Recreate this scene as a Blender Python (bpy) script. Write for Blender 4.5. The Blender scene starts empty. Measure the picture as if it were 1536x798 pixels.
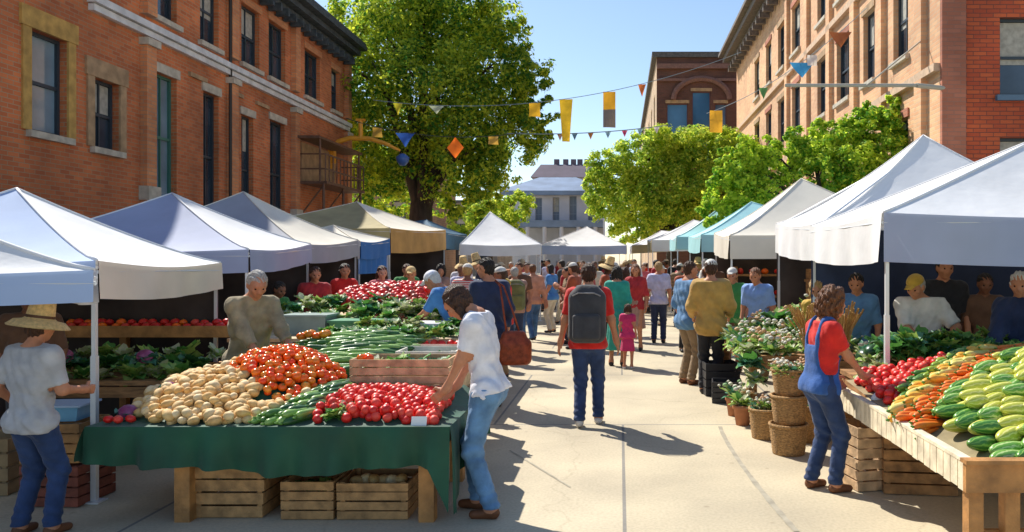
import bpy, math, random
import numpy as np
from mathutils import Vector, Matrix, Euler
random.seed(7); np.random.seed(7)
R = math.radians; PI = math.pi
scene = bpy.context.scene
COL = scene.collection
F, CX, CY, CH = 1200.0, 930.0, 390.0, 1.72
def P(px, py, d):
    return Vector(((px-CX)/F*d, d, CH-(py-CY)/F*d))
def XP(px, d): return (px-CX)/F*d
def ZP(py, d): return CH-(py-CY)/F*d

# ------------------------------------------------------------------ materials
_m = {}
def lin(c):
    return tuple(c)
def mat(name, color, rough=0.7, var=0.0, vscale=8.0, bump=0.0, bscale=40.0, metal=0.0, trans=0.0, color2=None, sheen=0.0, stretch=(1,1,1), island=False, spec=0.5, coat=0.0):
    if name in _m: return _m[name]
    m = bpy.data.materials.new(name); m.use_nodes = True
    nt = m.node_tree; N = nt.nodes; L = nt.links
    b = N['Principled BSDF']; out = N['Material Output']
    b.inputs['Roughness'].default_value = rough
    b.inputs['Metallic'].default_value = metal
    b.inputs['Specular IOR Level'].default_value = spec
    if coat: b.inputs['Coat Weight'].default_value = coat
    if sheen: b.inputs['Sheen Weight'].default_value = sheen
    tc = N.new('ShaderNodeTexCoord'); mp = N.new('ShaderNodeMapping')
    L.new(tc.outputs['Object'], mp.inputs['Vector']); mp.inputs['Scale'].default_value = stretch
    c1 = tuple(color)+(1,)
    if var > 0 or color2 or island:
        nz = N.new('ShaderNodeTexNoise'); nz.inputs['Scale'].default_value = vscale; nz.inputs['Detail'].default_value = 5
        L.new(mp.outputs[0], nz.inputs['Vector'])
        cr = N.new('ShaderNodeValToRGB')
        if color2:
            a, z = c1, tuple(color2)+(1,)
        else:
            a = tuple(max(0, x*(1-var)) for x in color)+(1,); z = tuple(min(1, x*(1+var)) for x in color)+(1,)
        cr.color_ramp.elements[0].position = .33; cr.color_ramp.elements[1].position = .67
        cr.color_ramp.elements[0].color = a; cr.color_ramp.elements[1].color = z
        src = nz.outputs['Fac']
        if island:
            g = N.new('ShaderNodeNewGeometry'); mx = N.new('ShaderNodeMath'); mx.operation = 'MULTIPLY_ADD'
            L.new(g.outputs['Random Per Island'], mx.inputs[0]); mx.inputs[1].default_value = .5
            m2 = N.new('ShaderNodeMath'); m2.operation = 'MULTIPLY_ADD'; m2.inputs[1].default_value = .9; m2.inputs[2].default_value = -.2
            L.new(src, m2.inputs[0]); L.new(m2.outputs[0], mx.inputs[2]); src = mx.outputs[0]
        L.new(src, cr.inputs['Fac'])
        L.new(cr.outputs['Color'], b.inputs['Base Color']); colout = cr.outputs['Color']
    else:
        b.inputs['Base Color'].default_value = c1; colout = None
    if bump > 0:
        nb = N.new('ShaderNodeTexNoise'); nb.inputs['Scale'].default_value = bscale; nb.inputs['Detail'].default_value = 4
        L.new(mp.outputs[0], nb.inputs['Vector'])
        bp = N.new('ShaderNodeBump'); bp.inputs['Strength'].default_value = bump; bp.inputs['Distance'].default_value = .02
        L.new(nb.outputs['Fac'], bp.inputs['Height']); L.new(bp.outputs[0], b.inputs['Normal'])
    if trans > 0:
        t = N.new('ShaderNodeBsdfTranslucent'); mix = N.new('ShaderNodeMixShader'); mix.inputs[0].default_value = trans
        if colout: L.new(colout, t.inputs['Color'])
        else: t.inputs['Color'].default_value = c1
        L.new(b.outputs[0], mix.inputs[1]); L.new(t.outputs[0], mix.inputs[2]); L.new(mix.outputs[0], out.inputs['Surface'])
    _m[name] = m
    return m

def brick_mat(name, c1, c2, mortar, scale=1.0, dirt=.35):
    m = bpy.data.materials.new(name); m.use_nodes = True
    nt = m.node_tree; N = nt.nodes; L = nt.links; b = N['Principled BSDF']
    b.inputs['Roughness'].default_value = .9
    tc = N.new('ShaderNodeTexCoord'); sx = N.new('ShaderNodeSeparateXYZ'); L.new(tc.outputs['Object'], sx.inputs[0])
    ad = N.new('ShaderNodeMath'); ad.operation = 'ADD'; L.new(sx.outputs[0], ad.inputs[0]); L.new(sx.outputs[1], ad.inputs[1])
    cb = N.new('ShaderNodeCombineXYZ'); L.new(ad.outputs[0], cb.inputs[0]); L.new(sx.outputs[2], cb.inputs[1])
    bt = N.new('ShaderNodeTexBrick'); L.new(cb.outputs[0], bt.inputs['Vector'])
    bt.inputs['Scale'].default_value = scale; bt.inputs['Brick Width'].default_value = .5; bt.inputs['Row Height'].default_value = .16
    bt.inputs['Mortar Size'].default_value = .016; bt.inputs['Mortar Smooth'].default_value = .3
    bt.inputs['Color1'].default_value = tuple(c1)+(1,); bt.inputs['Color2'].default_value = tuple(c2)+(1,); bt.inputs['Mortar'].default_value = tuple(mortar)+(1,)
    nz = N.new('ShaderNodeTexNoise'); nz.inputs['Scale'].default_value = .55; nz.inputs['Detail'].default_value = 6; L.new(tc.outputs['Object'], nz.inputs['Vector'])
    cr = N.new('ShaderNodeValToRGB'); cr.color_ramp.elements[0].position = .3; cr.color_ramp.elements[1].position = .7
    cr.color_ramp.elements[0].color = (1-dirt,)*3+(1,); cr.color_ramp.elements[1].color = (1.15, 1.12, 1.05, 1)
    L.new(nz.outputs['Fac'], cr.inputs['Fac'])
    mx = N.new('ShaderNodeMix'); mx.data_type = 'RGBA'; mx.blend_type = 'MULTIPLY'; mx.inputs['Factor'].default_value = 1
    L.new(bt.outputs['Color'], mx.inputs['A']); L.new(cr.outputs[0], mx.inputs['B']); L.new(mx.outputs['Result'], b.inputs['Base Color'])
    bp = N.new('ShaderNodeBump'); bp.inputs['Strength'].default_value = .5; bp.inputs['Distance'].default_value = .02; bp.invert = True
    L.new(bt.outputs['Fac'], bp.inputs['Height']); L.new(bp.outputs[0], b.inputs['Normal'])
    _m[name] = m
    return m

# ------------------------------------------------------------------ mesh helpers
def tag(o, label=None, cat=None, group=None, kind=None):
    if label: o['label'] = label
    if cat: o['category'] = cat
    if group: o['group'] = group
    if kind: o['kind'] = kind
    return o
def empty(name, loc=(0,0,0), rz=0):
    o = bpy.data.objects.new(name, None); COL.objects.link(o); o.location = loc; o.rotation_euler = (0,0,rz); o.empty_display_size = .1
    return o
def link(name, me, mats, parent=None, smooth=False):
    for m in (mats if isinstance(mats, (list, tuple)) else [mats]): me.materials.append(m)
    if smooth:
        me.polygons.foreach_set('use_smooth', [True]*len(me.polygons))
    o = bpy.data.objects.new(name, me); COL.objects.link(o)
    if parent: o.parent = parent
    return o
def npmesh(name, v, f, mats, parent=None, smooth=False):
    """v (n,3), f (m,4) quads"""
    v = np.asarray(v, np.float32); f = np.asarray(f, np.int32)
    me = bpy.data.meshes.new(name)
    me.vertices.add(len(v)); me.vertices.foreach_set('co', v.ravel())
    k = f.shape[1]
    me.loops.add(f.size); me.loops.foreach_set('vertex_index', f.ravel())
    me.polygons.add(len(f)); me.polygons.foreach_set('loop_start', np.arange(0, f.size, k, dtype=np.int32))
    me.update(calc_edges=True); me.validate()
    return link(name, me, mats, parent, smooth)

class MB:
    def __init__(s): s.v = []; s.f = []; s.mi = []
    def add(s, vs, fs, mi=0):
        n = len(s.v); s.v += [tuple(v) for v in vs]; s.f += [tuple(i+n for i in f) for f in fs]; s.mi += [mi]*len(fs); return s
    def box(s, c, d, rz=0, rot=None, mi=0, taper=1.0):
        hx, hy, hz = d[0]/2, d[1]/2, d[2]/2
        M = rot.to_matrix() if rot is not None else Matrix.Rotation(rz, 3, 'Z')
        vs = []
        for z in (-1, 1):
            k = 1 if z > 0 else taper
            for x, y in ((-1,-1),(1,-1),(1,1),(-1,1)): vs.append(Vector(c)+M@Vector((x*hx*k, y*hy*k, z*hz)))
        return s.add(vs, [(3,2,1,0),(4,5,6,7),(0,1,5,4),(1,2,6,5),(2,3,7,6),(3,0,4,7)], mi)
    def tube(s, pts, rs, n=8, mi=0, cap=True):
        pts = [Vector(p) for p in pts]
        if not isinstance(rs, (list, tuple)): rs = [rs]*len(pts)
        vs = []; up = None
        for i, p in enumerate(pts):
            t = (pts[min(i+1, len(pts)-1)]-pts[max(i-1, 0)]).normalized()
            if up is None:
                up = Vector((0,0,1)) if abs(t.z) < .9 else Vector((1,0,0))
            a = t.cross(up).normalized(); b = a.cross(t).normalized(); up = b
            for k in range(n):
                an = 2*PI*k/n; vs.append(p+(a*math.cos(an)+b*math.sin(an))*rs[i])
        fs = []
        for i in range(len(pts)-1):
            for k in range(n):
                k2 = (k+1) % n; fs.append((i*n+k, i*n+k2, (i+1)*n+k2, (i+1)*n+k))
        if cap:
            fs.append(tuple(range(n))[::-1]); fs.append(tuple((len(pts)-1)*n+k for k in range(n)))
        return s.add(vs, fs, mi)
    def lathe(s, c, prof, n=16, mi=0, cap=True, sy=1.0):
        vs = []; c = Vector(c)
        for r, z in prof:
            for k in range(n):
                a = 2*PI*k/n; vs.append(c+Vector((r*math.cos(a), r*sy*math.sin(a), z)))
        fs = []
        for i in range(len(prof)-1):
            for k in range(n):
                k2 = (k+1) % n; fs.append((i*n+k, i*n+k2, (i+1)*n+k2, (i+1)*n+k))
        if cap: fs.append(tuple(range(n))[::-1]); fs.append(tuple((len(prof)-1)*n+k for k in range(n)))
        return s.add(vs, fs, mi)
    def grid(s, fn, nu, nv, mi=0):
        vs = [fn(i/nu, j/nv) for j in range(nv+1) for i in range(nu+1)]
        fs = [(j*(nu+1)+i, j*(nu+1)+i+1, (j+1)*(nu+1)+i+1, (j+1)*(nu+1)+i) for j in range(nv) for i in range(nu)]
        return s.add(vs, fs, mi)
    def mesh(s, name):
        me = bpy.data.meshes.new(name); me.from_pydata(s.v, [], s.f)
        me.polygons.foreach_set('material_index', s.mi); me.update(); return me
    def build(s, name, mats, parent=None, smooth=False):
        return link(name, s.mesh(name), mats, parent, smooth)

def copy_tree(o, parent=None):
    c = o.copy(); COL.objects.link(c); c.parent = parent
    for ch in o.children: copy_tree(ch, c)
    return c
def obj_mat(o, m):
    if o.material_slots:
        o.material_slots[0].link = 'OBJECT'; o.material_slots[0].material = m

# ------------------------------------------------------------------ SDF people
def surfnet(D, org, h):
    """naive surface nets; D<0 inside"""
    ins = D < 0
    c = [ins[i:ins.shape[0]-1+i, j:ins.shape[1]-1+j, k:ins.shape[2]-1+k] for i in (0,1) for j in (0,1) for k in (0,1)]
    s = sum(x.astype(np.int8) for x in c)
    act = (s > 0) & (s < 8)
    idx = -np.ones(act.shape, np.int32); I = np.argwhere(act); idx[act] = np.arange(len(I))
    acc = np.zeros((len(I), 3)); cnt = np.zeros(len(I))
    corners = [(i,j,k) for i in (0,1) for j in (0,1) for k in (0,1)]
    for a in corners:
        for ax in range(3):
            if a[ax]: continue
            b = list(a); b[ax] = 1
            da = D[I[:,0]+a[0], I[:,1]+a[1], I[:,2]+a[2]]; db = D[I[:,0]+b[0], I[:,1]+b[1], I[:,2]+b[2]]
            x = (da < 0) != (db < 0)
            t = np.where(x, da/np.where(x, da-db, 1), 0)
            p = np.tile(np.array(a, float), (len(I),1)); p[:,ax] += t
            acc += p*x[:,None]; cnt += x
    V = (I+acc/cnt[:,None])*h+np.array(org)
    quads = []
    for ax in range(3):
        o1, o2 = [(1,2),(2,0),(0,1)][ax]
        sl0 = [slice(None)]*3; sl1 = [slice(None)]*3; sl0[ax] = slice(0,-1); sl1[ax] = slice(1,None)
        A = ins[tuple(sl0)]; B = ins[tuple(sl1)]
        E = np.argwhere(A != B)
        E = E[(E[:,o1] > 0) & (E[:,o2] > 0) & (E[:,o1] < D.shape[o1]-1) & (E[:,o2] < D.shape[o2]-1)]
        if not len(E): continue
        def g(d1, d2):
            q = E.copy(); q[:,o1] -= d1; q[:,o2] -= d2; return idx[q[:,0], q[:,1], q[:,2]]
        Q = np.stack([g(1,1), g(0,1), g(0,0), g(1,0)], 1)
        fl = ~A[E[:,0], E[:,1], E[:,2]]
        Q[fl] = Q[fl][:, ::-1]
        quads.append(Q)
    return V, np.concatenate(quads)

class Field:
    def __init__(s, k=.02): s.pr = []; s.k = k; s.sub = []
    def cap(s, a, b, r1, r2=None):
        s.pr.append(('c', np.array(a, float), np.array(b, float), r1, r1 if r2 is None else r2)); return s
    def ell(s, c, r, M=None):
        s.pr.append(('e', np.array(c, float), np.array(r, float), None if M is None else np.array(M), 0)); return s
    def rbox(s, c, hlf, rad, M=None):
        s.pr.append(('b', np.array(c, float), np.array(hlf, float), rad, 0 if M is None else M)); return s
    def dist(s, p, X):
        if p[0] == 'b':
            q = np.abs(X-p[1])-p[2]+p[3]; return np.linalg.norm(np.maximum(q, 0), axis=-1)+np.minimum(q.max(-1), 0)-p[3]
        if p[0] == 'c':
            a, b = p[1], p[2]; ab = b-a; L2 = max(ab.dot(ab), 1e-9)
            t = np.clip(((X-a)@ab)/L2, 0, 1)
            return np.linalg.norm(X-a-t[...,None]*ab, axis=-1)-(p[3]+(p[4]-p[3])*t)
        q = X-p[1]
        if p[3] is not None: q = q@p[3]
        k0 = np.linalg.norm(q/p[2], axis=-1); k1 = np.linalg.norm(q/(p[2]**2), axis=-1)
        return k0*(k0-1)/np.maximum(k1, 1e-6)
    def bounds(s):
        lo = np.full(3, 9.); hi = np.full(3, -9.)
        for p in s.pr:
            if p[0] == 'c':
                r = max(p[3], p[4]); lo = np.minimum(lo, np.minimum(p[1], p[2])-r); hi = np.maximum(hi, np.maximum(p[1], p[2])+r)
            else:
                r = p[2].max(); lo = np.minimum(lo, p[1]-r); hi = np.maximum(hi, p[1]+r)
        return lo, hi
    def mesh(s, h, clip=None, disp=None):
        lo, hi = s.bounds(); lo = lo-3*h-.01; hi = hi+3*h+.01
        n = np.ceil((hi-lo)/h).astype(int)+1
        S = np.full(n, 1e-13)
        ax = [lo[i]+h*np.arange(n[i]) for i in range(3)]
        for p in s.pr:
            if p[0] == 'c':
                r = max(p[3], p[4]); a = np.minimum(p[1], p[2])-r; b = np.maximum(p[1], p[2])+r
            else:
                r = p[2].max(); a = p[1]-r; b = p[1]+r
            i0 = np.maximum(((a-.12-lo)/h).astype(int), 0); i1 = np.minimum(((b+.12-lo)/h).astype(int)+2, n)
            X = np.stack(np.meshgrid(*[ax[i][i0[i]:i1[i]] for i in range(3)], indexing='ij'), -1)
            S[i0[0]:i1[0], i0[1]:i1[1], i0[2]:i1[2]] += np.exp(-np.clip(s.dist(p, X), -.3, 1)/s.k)
        D = -s.k*np.log(S)
        if clip or disp:
            X = np.stack(np.meshgrid(*ax, indexing='ij'), -1)
            if disp: D = D+disp(X)
            if clip: D = np.maximum(D, clip(X))
        D = D+1e-7
        return surfnet(D, lo, h)

def rotx(a): return np.array([[1,0,0],[0,math.cos(a),math.sin(a)],[0,-math.sin(a),math.cos(a)]])  # +a leans to +y
def rotz(a): return np.array([[math.cos(a),-math.sin(a),0],[math.sin(a),math.cos(a),0],[0,0,1]])
def ik(a, t, l1, l2, pole):
    a = np.array(a, float); t = np.array(t, float); d = t-a; L = np.linalg.norm(d)
    mx = (l1+l2)*.995
    if L > mx: t = a+d/L*mx; d = t-a; L = mx
    x = (l1*l1-l2*l2+L*L)/(2*L); hgt = math.sqrt(max(l1*l1-x*x, 1e-6))
    u = d/L; p = np.array(pole, float); p = p-u*p.dot(u); p /= max(np.linalg.norm(p), 1e-6)
    return a+u*x+p*hgt, t

def skel(pose, fem=False):
    g = pose.get; J = {}
    lean = g('lean', .03); hz = g('hz', .93); J['P'] = Pv = np.array([0, g('hy', 0), hz])
    Rz = rotz(g('twist', 0)); R1 = Rz@rotx(lean); R2 = Rz@rotx(lean*1.25)
    J['R1'], J['R2'] = R1, R2
    J['C'] = C = Pv+R1@[0,.0,.30]; J['N'] = Nn = C+R2@[0,-.01,.23]
    sw = .148 if fem else .172
    hw = .09
    J['S'] = {s: Nn+R2@[s*sw, 0, -.055] for s in (-1, 1)}
    J['H'] = {s: Pv+Rz@[s*hw, 0, -.03] for s in (-1, 1)}
    hp = g('hpitch', .1)+lean; hyaw = g('hyaw', 0)+g('twist', 0); J['RH'] = RH = rotz(hyaw)@rotx(hp)
    J['Hd'] = Nn+RH@[0,.035,.165]
    J['E'], J['W'], J['K'], J['A'] = {}, {}, {}, {}
    J['hand'] = {}
    for s in (-1, 1):
        t = g('hands', {}).get(s)
        if t is None: t = J['S'][s]+np.array([s*.07, .06, -.50])
        t = np.array(t, float)
        pole = g('epole', {}).get(s, (s*.35, -.7, -.6))
        J['E'][s], J['W'][s] = ik(J['S'][s], t, .28, .25, pole)
        fd = g('fdir', {}).get(s)
        if fd is None:
            fd = J['W'][s]-J['E'][s]
        fd = np.array(fd, float); J['hand'][s] = fd/np.linalg.norm(fd)
        ft = g('feet', {}).get(s, (s*.10, 0, .085))
        J['K'][s], J['A'][s] = ik(J['H'][s], ft, .43, .415, g('kpole', {}).get(s, (0, 1, 0)))
    J['toe'] = {s: rotz(g('toe', {}).get(s, -s*.12))@np.array([0,1,0]) for s in (-1, 1)}
    return J

def hand_field(f, J, s, fine=True, grip=.6):
    W = J['W'][s]; d = J['hand'][s]
    # palm normal: inward
    side = np.array([-s, 0, 0.]); pn = side-d*side.dot(d)
    if np.linalg.norm(pn) < .2: pn = np.array([0,0,-1.])-d*(-d[2])
    pn /= np.linalg.norm(pn); w = np.cross(d, pn)      # across the palm
    if w[1] < 0: w = -w                                 # thumb side forward
    f.cap(W-d*.02, W+d*.035, .025, .026)
    for k in (-1.5, -.5, .5, 1.5):
        f.cap(W+d*.03+w*.008*k, W+d*.09+w*.0175*k, .015, .013)
        ln = {-1.5:.052, -.5:.068, .5:.075, 1.5:.066}[k]
        b = W+d*.095+w*.0185*k; m = b+(d*.9+pn*grip*.45)*ln*.5; e = m+(d*(1-grip*.6)+pn*grip)*ln*.5
        f.cap(b, m, .0092, .0085); f.cap(m, e, .0085, .007)
    tb = W+d*.03+w*.028; tm = tb+(d*.6+w*.75+pn*.2)*.036; te = tm+(d*.9+w*.15+pn*.35)*.032
    f.cap(W+d*.01+w*.01, tb, .016, .0125); f.cap(tb, tm, .0125, .0105); f.cap(tm, te, .0105, .0085)

def torso(f, J, add=0.0, fem=False, belly=0.0, top=True):
    Pv, C, Nn, R1, R2 = J['P'], J['C'], J['N'], J['R1'], J['R2']
    hipw = .085 if fem else .07
    f.cap(Pv+R1@[-hipw,-.01,-.03], Pv+R1@[hipw,-.01,-.03], .105+add)
    f.cap(Pv+R1@[-.045,belly*.5,.12], Pv+R1@[.045,belly*.5,.12], .095+add+belly*.5)
    if top:
        cw = .07 if fem else .088
        f.cap(C+R2@[-cw*.85,0,-.04], C+R2@[cw*.85,0,-.04], .102+add+belly*.3)
        f.cap(C+R2@[-cw,0,.08], C+R2@[cw,0,.08], .100+add)
        if fem:
            for s in (-1, 1): f.cap(C+R2@[s*.065,.07,.03], C+R2@[s*.065,.075,.04], .055+add)
        f.cap(J['S'][-1]*.90+J['S'][1]*.10, J['S'][1]*.90+J['S'][-1]*.10, .048+add)
        f.cap(C+R2@[0,-.01,.1], Nn+R2@[0,0,-.02], .085+add, .055+add)
        for s in (-1, 1): f.cap(Nn+R2@[s*.035,-.012,.0], J['S'][s]*.55+Nn*.45+R2@[0,-.01,.0], .045+add*.8, .05+add*.8)

def arms(f, J, s, add, t0=0, t1=2, slim=1):
    S, E, W = J['S'][s], J['E'][s], J['W'][s]
    a = min(t1, 1.0); f.cap(S, S+(E-S)*a, .052*slim+add, (.052-.012*a)*slim+add)
    if t1 > 1: f.cap(E, E+(W-E)*(t1-1), .040*slim+add, (.040-.014*(t1-1))*slim+add)
def legs(f, J, s, add, t1=2, slim=1, flare=0):
    H, K, A = J['H'][s], J['K'][s], J['A'][s]
    a = min(t1, 1.0); f.cap(H, H+(K-H)*a, .088*slim+add, (.088-.03*a)*slim+add)
    if t1 > 1: f.cap(K, K+(A-K)*(t1-1), .057*slim+add, (.057-.019*(t1-1))*slim+add+flare)

def person(label, loc, face, H=1.75, pose={}, fem=False, skin='skin_tan', top='grey', sleeve=.75, bottom='navy', legk=2, hair='hair_brown', hstyle='short', shoe='shoe_dark', hat=None, hatc=None, dress=None, bib=None, vox=.013, belly=0.0, group=None, hem=.10, apron=None, eyes=True, toploose=.016):
    J = skel(pose, fem); sc = H/1.78
    root = empty('person', loc, face); tag(root, label, 'person', group)
    fine = vox < .018
    def out(name, V, Q, m): return npmesh(name, V*sc, Q, m, root, True)
    # body
    f = Field(.016); torso(f, J, -.004, fem, belly)
    for s in (-1, 1):
        arms(f, J, s, 0, slim=.88 if fem else 1); legs(f, J, s, -.004)
        if not fine: hand_field(f, J, s)
        else: f.cap(J['W'][s]-J['hand'][s]*.02, J['W'][s]+J['hand'][s]*.03, .024, .024)
        A = J['A'][s]; f.cap(A, A+np.array([0,0,-.02]), .036); f.cap(A+[0,0,-.045], A+J['toe'][s]*.12+[0,0,-.055], .033, .025)
    Hd, RH, Nn = J['Hd'], J['RH'], J['N']
    f.cap(Nn+J['R2']@[0,0,-.03], Hd+RH@[0,-.02,-.05], .052 if fem else .058, .05)
    V1, Q1 = f.mesh(vox)
    # head finer
    h = Field(.010)
    h.ell(Hd+RH@[0,-.012,.025], (.074,.094,.092), RH); h.ell(Hd+RH@[0,.012,-.035], (.056,.068,.075), RH)
    h.cap(Hd+RH@[0,.045,-.085], Hd+RH@[0,.055,-.085], .026); h.cap(Hd+RH@[0,-.02,-.05], Nn+J['R2']@[0,0,.01], .046, .05)
    h.cap(Hd+RH@[0,.078,.015], Hd+RH@[0,.098,-.025], .009, .014)      # nose
    h.cap(Hd+RH@[-.03,.076,.03], Hd+RH@[.03,.076,.03], .011)         # brow
    h.cap(Hd+RH@[-.018,.078,-.052], Hd+RH@[.018,.078,-.052], .008)   # lips
    for s in (-1, 1):
        h.ell(Hd+RH@[s*.076,-.01,-.005], (.010,.02,.03), RH); h.ell(Hd+RH@[s*.04,.058,-.022], (.022,.022,.02), RH)
    V2, Q2 = h.mesh(.0075 if fine else .015)
    Vs, Qs = [V1, V2], [Q1, Q2+len(V1)]; n = len(V1)+len(V2)
    if fine:
        for s in (-1, 1):
            hf = Field(.004); hand_field(hf, J, s, grip=pose.get('grip', .5)); V3, Q3 = hf.mesh(.0055)
            Vs.append(V3); Qs.append(Q3+n); n += len(V3)
    out('body', np.concatenate(Vs), np.concatenate(Qs), M(skin))
    # eyes
    if fine and eyes:
        for s in (-1, 1):
            c = (Hd+RH@[s*.031,.079,.006])*sc
            mb = MB(); mb.lathe((0,0,0), [(.0005,-.011),(.008,-.008),(.011,0),(.008,.008),(.0005,.011)], 8)
            o = mb.build('eye', M('eye_dark'), root, True); o.location = c
    # bottom
    if dress:
        f = Field(.02); Pv = J['P']; k = J['P']+np.array([0,.01,-.42*dress])
        f.cap(Pv+[-.03,0,.1], k+[-.05,0,0], .10, .15); f.cap(Pv+[.03,0,.1], k+[.05,0,0], .10, .15)
        if bottom != 'none':
            zc = k[2]-.02
            V, Q = f.mesh(vox, clip=lambda X: zc-X[...,2], disp=lambda X: .006*np.sin(np.arctan2(X[...,1]-Pv[1], X[...,0])*9)); out('skirt', V, Q, M(bottom))
    else:
        f = Field(.016); Pv = J['P']
        hw_ = .085 if fem else .07; f.cap(Pv+J['R1']@[-hw_,-.01,-.03], Pv+J['R1']@[hw_,-.01,-.03], .106); f.cap(Pv+J['R1']@[-.05,0,.06], Pv+J['R1']@[.05,0,.06], .100+belly*.5)
        for s in (-1, 1): legs(f, J, s, .012, legk, 1, .012 if legk > 1.5 else .01)
        wl = Pv+J['R1']@[0,0,.11 if bib else min(.11, .045-hem)]; nrm = J['R1']@[0,0,1.]
        zlow = .075 if legk > 1.5 else -1
        fold = (lambda X: .006*np.sin(X[...,2]*70+X[...,0]*34+X[...,1]*20)*np.exp(-((X[...,2]-.48)/.13)**2)+.006*np.sin(X[...,2]*85+X[...,1]*30)*np.exp(-((X[...,2]-.14)/.09)**2)+.004*np.sin(X[...,2]*45+X[...,0]*60)*np.exp(-((X[...,2]-.82)/.1)**2)) if fine else None
        V, Q = f.mesh(vox, clip=lambda X: np.maximum((X-wl)@nrm, zlow-X[...,2]), disp=fold); out('trousers' if legk > 1.5 else 'shorts', V, Q, M(bottom))
    # top
    if bib: hem = -.09
    f = Field(.02); torso(f, J, toploose-.004, fem, belly)
    if not bib: f.cap(J['P']+J['R1']@[-.075,-.01,-.05], J['P']+J['R1']@[.075,-.01,-.05], .118+toploose*.5)
    for s in (-1, 1): f.cap(J['S'][s], J['S'][s]+[0,0,-.02], .052+toploose*.5)
    for s in (-1, 1): arms(f, J, s, toploose-.002, 0, sleeve, .95 if fem else 1.05)
    hp = J['P']+J['R1']@[0,0,-hem]; nrm = J['R1']@[0,0,1.]; nk = J['N']+J['R2']@[0,-.01,.028]; nn = J['R2']@[0,-.35,.93]; nn = nn/np.linalg.norm(nn)
    cuts = []
    for s in (-1, 1):
        a, b = (J['S'][s], J['E'][s]) if sleeve <= 1 else (J['E'][s], J['W'][s]); t = sleeve if sleeve <= 1 else sleeve-1
        u = (b-a)/np.linalg.norm(b-a); cuts.append((a+(b-a)*t, u, J['E'][s]*.5+b*.5))
    def clip(X):
        c = np.maximum(-((X-hp)@nrm), (X-nk)@nn)
        for (p, u, q) in cuts:
            near = np.linalg.norm(X-p, axis=-1) < .09
            c = np.where(near, np.maximum(c, (X-p)@u), c)
        # leave hands and thighs free below the hem only round the torso
        return c
    def clip2(X):
        c = (X-nk)@nn
        tor = np.abs((X-J['P'])@J['R1'][:,0]) < (.25 if bib else .212)
        c = np.where(tor & (np.linalg.norm(X-J['P'], axis=-1) < .32), np.maximum(c, -((X-hp)@nrm)), c)
        for (p, u, q) in cuts:
            near = np.linalg.norm(X-p, axis=-1) < .09
            c = np.where(near, np.maximum(c, (X-p)@u), c)
        return c
    wr = (lambda X: .006*np.sin(X[...,2]*52+X[...,0]*38+2.5*np.sin(X[...,1]*17+X[...,0]*9))*np.clip((1.32-X[...,2])*3, .25, 1)+.0035*np.sin(X[...,0]*70+X[...,2]*31+2*np.sin(X[...,1]*23))) if fine else None
    V, Q = f.mesh(vox, clip=clip2, disp=wr); out('jacket' if sleeve > 1.8 and toploose > .02 else 'shirt', V, Q, M(top))
    if bib:
        f = Field(.02); torso(f, J, .026, fem, belly); Rm = J['R1']; Pv = J['P']; f.cap(Pv+Rm@[-.085,-.01,-.04], Pv+Rm@[.085,-.01,-.04], .122)
        def bc(X):
            q = (X-Pv)@Rm; wd = .19-.10*np.clip((q[...,2]-.02)/.16, 0, 1)-.03*np.clip((q[...,2]-.2)/.2, 0, 1)
            st = np.abs(np.abs(q[...,0])-.085)-.02
            body = np.maximum(np.abs(q[...,0])-wd, q[...,2]-.33)
            return np.maximum(np.minimum(body, np.maximum(st, q[...,2]-.60)), -(q[...,2]+.08))
        V, Q = f.mesh(vox, clip=bc); out('bib', V, Q, M(bib))
    if apron:
        f = Field(.02); torso(f, J, .022, fem, belly); Rm = J['R1']; Pv = J['P']
        V, Q = f.mesh(vox, clip=lambda X: np.maximum(np.maximum(np.abs((X-Pv)@Rm[:,0])-.15, -((X-Pv)@Rm[:,1])), np.maximum((X-Pv)@Rm[:,2]-.42, -((X-Pv)@Rm[:,2])-.12))); out('apron', V, Q, M(apron))
    # shoes
    for s in (-1, 1):
        f = Field(.010); A = J['A'][s]; t = J['toe'][s]
        f.cap(A+[0,0,-.035], A+[0,0,-.045]-t*.02, .042, .04); f.cap(A+[0,0,-.045], A+t*.13+[0,0,-.055], .04, .032)
        zc = A[2]-.085
        V, Q = f.mesh(min(vox, .012) if fine else .02, clip=lambda X: zc-X[...,2]); out('shoe', V, Q, M(shoe))
    # hair
    if hstyle != 'bald':
        f = Field(.008); Lc = Hd+RH@[0,-.022,.035]
        f.ell(Lc, (.084,.098,.092), RH); f.ell(Hd+RH@[0,-.045,-.01], (.072,.062,.085), RH)
        if hstyle in ('long', 'bob', 'fall'):
            L = {'bob':-.10, 'long':-.24, 'fall':-.16}[hstyle]
            down = np.array([0,0,-1.])*.7+RH@[0,-.1,-.3]
            down = down/np.linalg.norm(down)
            for s in (-1, -.5, 0, .5, 1):
                a = Hd+RH@[s*.072,-.03-.035*(1-abs(s)),.0]; f.cap(a, a+down*(-L)+RH@[s*.02,0,0], .028, .02)
            if hstyle == 'fall':
                for s in (-1, 1):
                    a = Hd+RH@[s*.075,.02,.02]; f.cap(a, a+down*.14, .034, .030); f.cap(a+down*.14, a+down*.30+RH@[0,.03,0], .030, .012)
        if hstyle == 'bun': f.ell(Hd+RH@[0,-.12,.06], (.045,.045,.045))
        if hstyle == 'curly':
            for k in range(46):
                a = k*2.4; z = -.12+.27*(k/46); rr = .088*math.sqrt(max(.1, 1-((z-.0)/.16)**2)); yy = math.sin(a)*rr*1.1-.045
                if yy > .03 and z < .07: continue
                f.ell(Hd+RH@[math.cos(a)*rr, yy, z], (.034,.034,.034))
        def hc(X):
            q = (X-Hd)@RH
            return np.where(hstyle in ('curly',), -1, np.where(q[...,1] > .035, .055-q[...,2], np.where(np.abs(q[...,0]) < 9, -.11 - q[...,2] if hstyle in ('short', 'bun') else -1.0, -1)))
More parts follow.
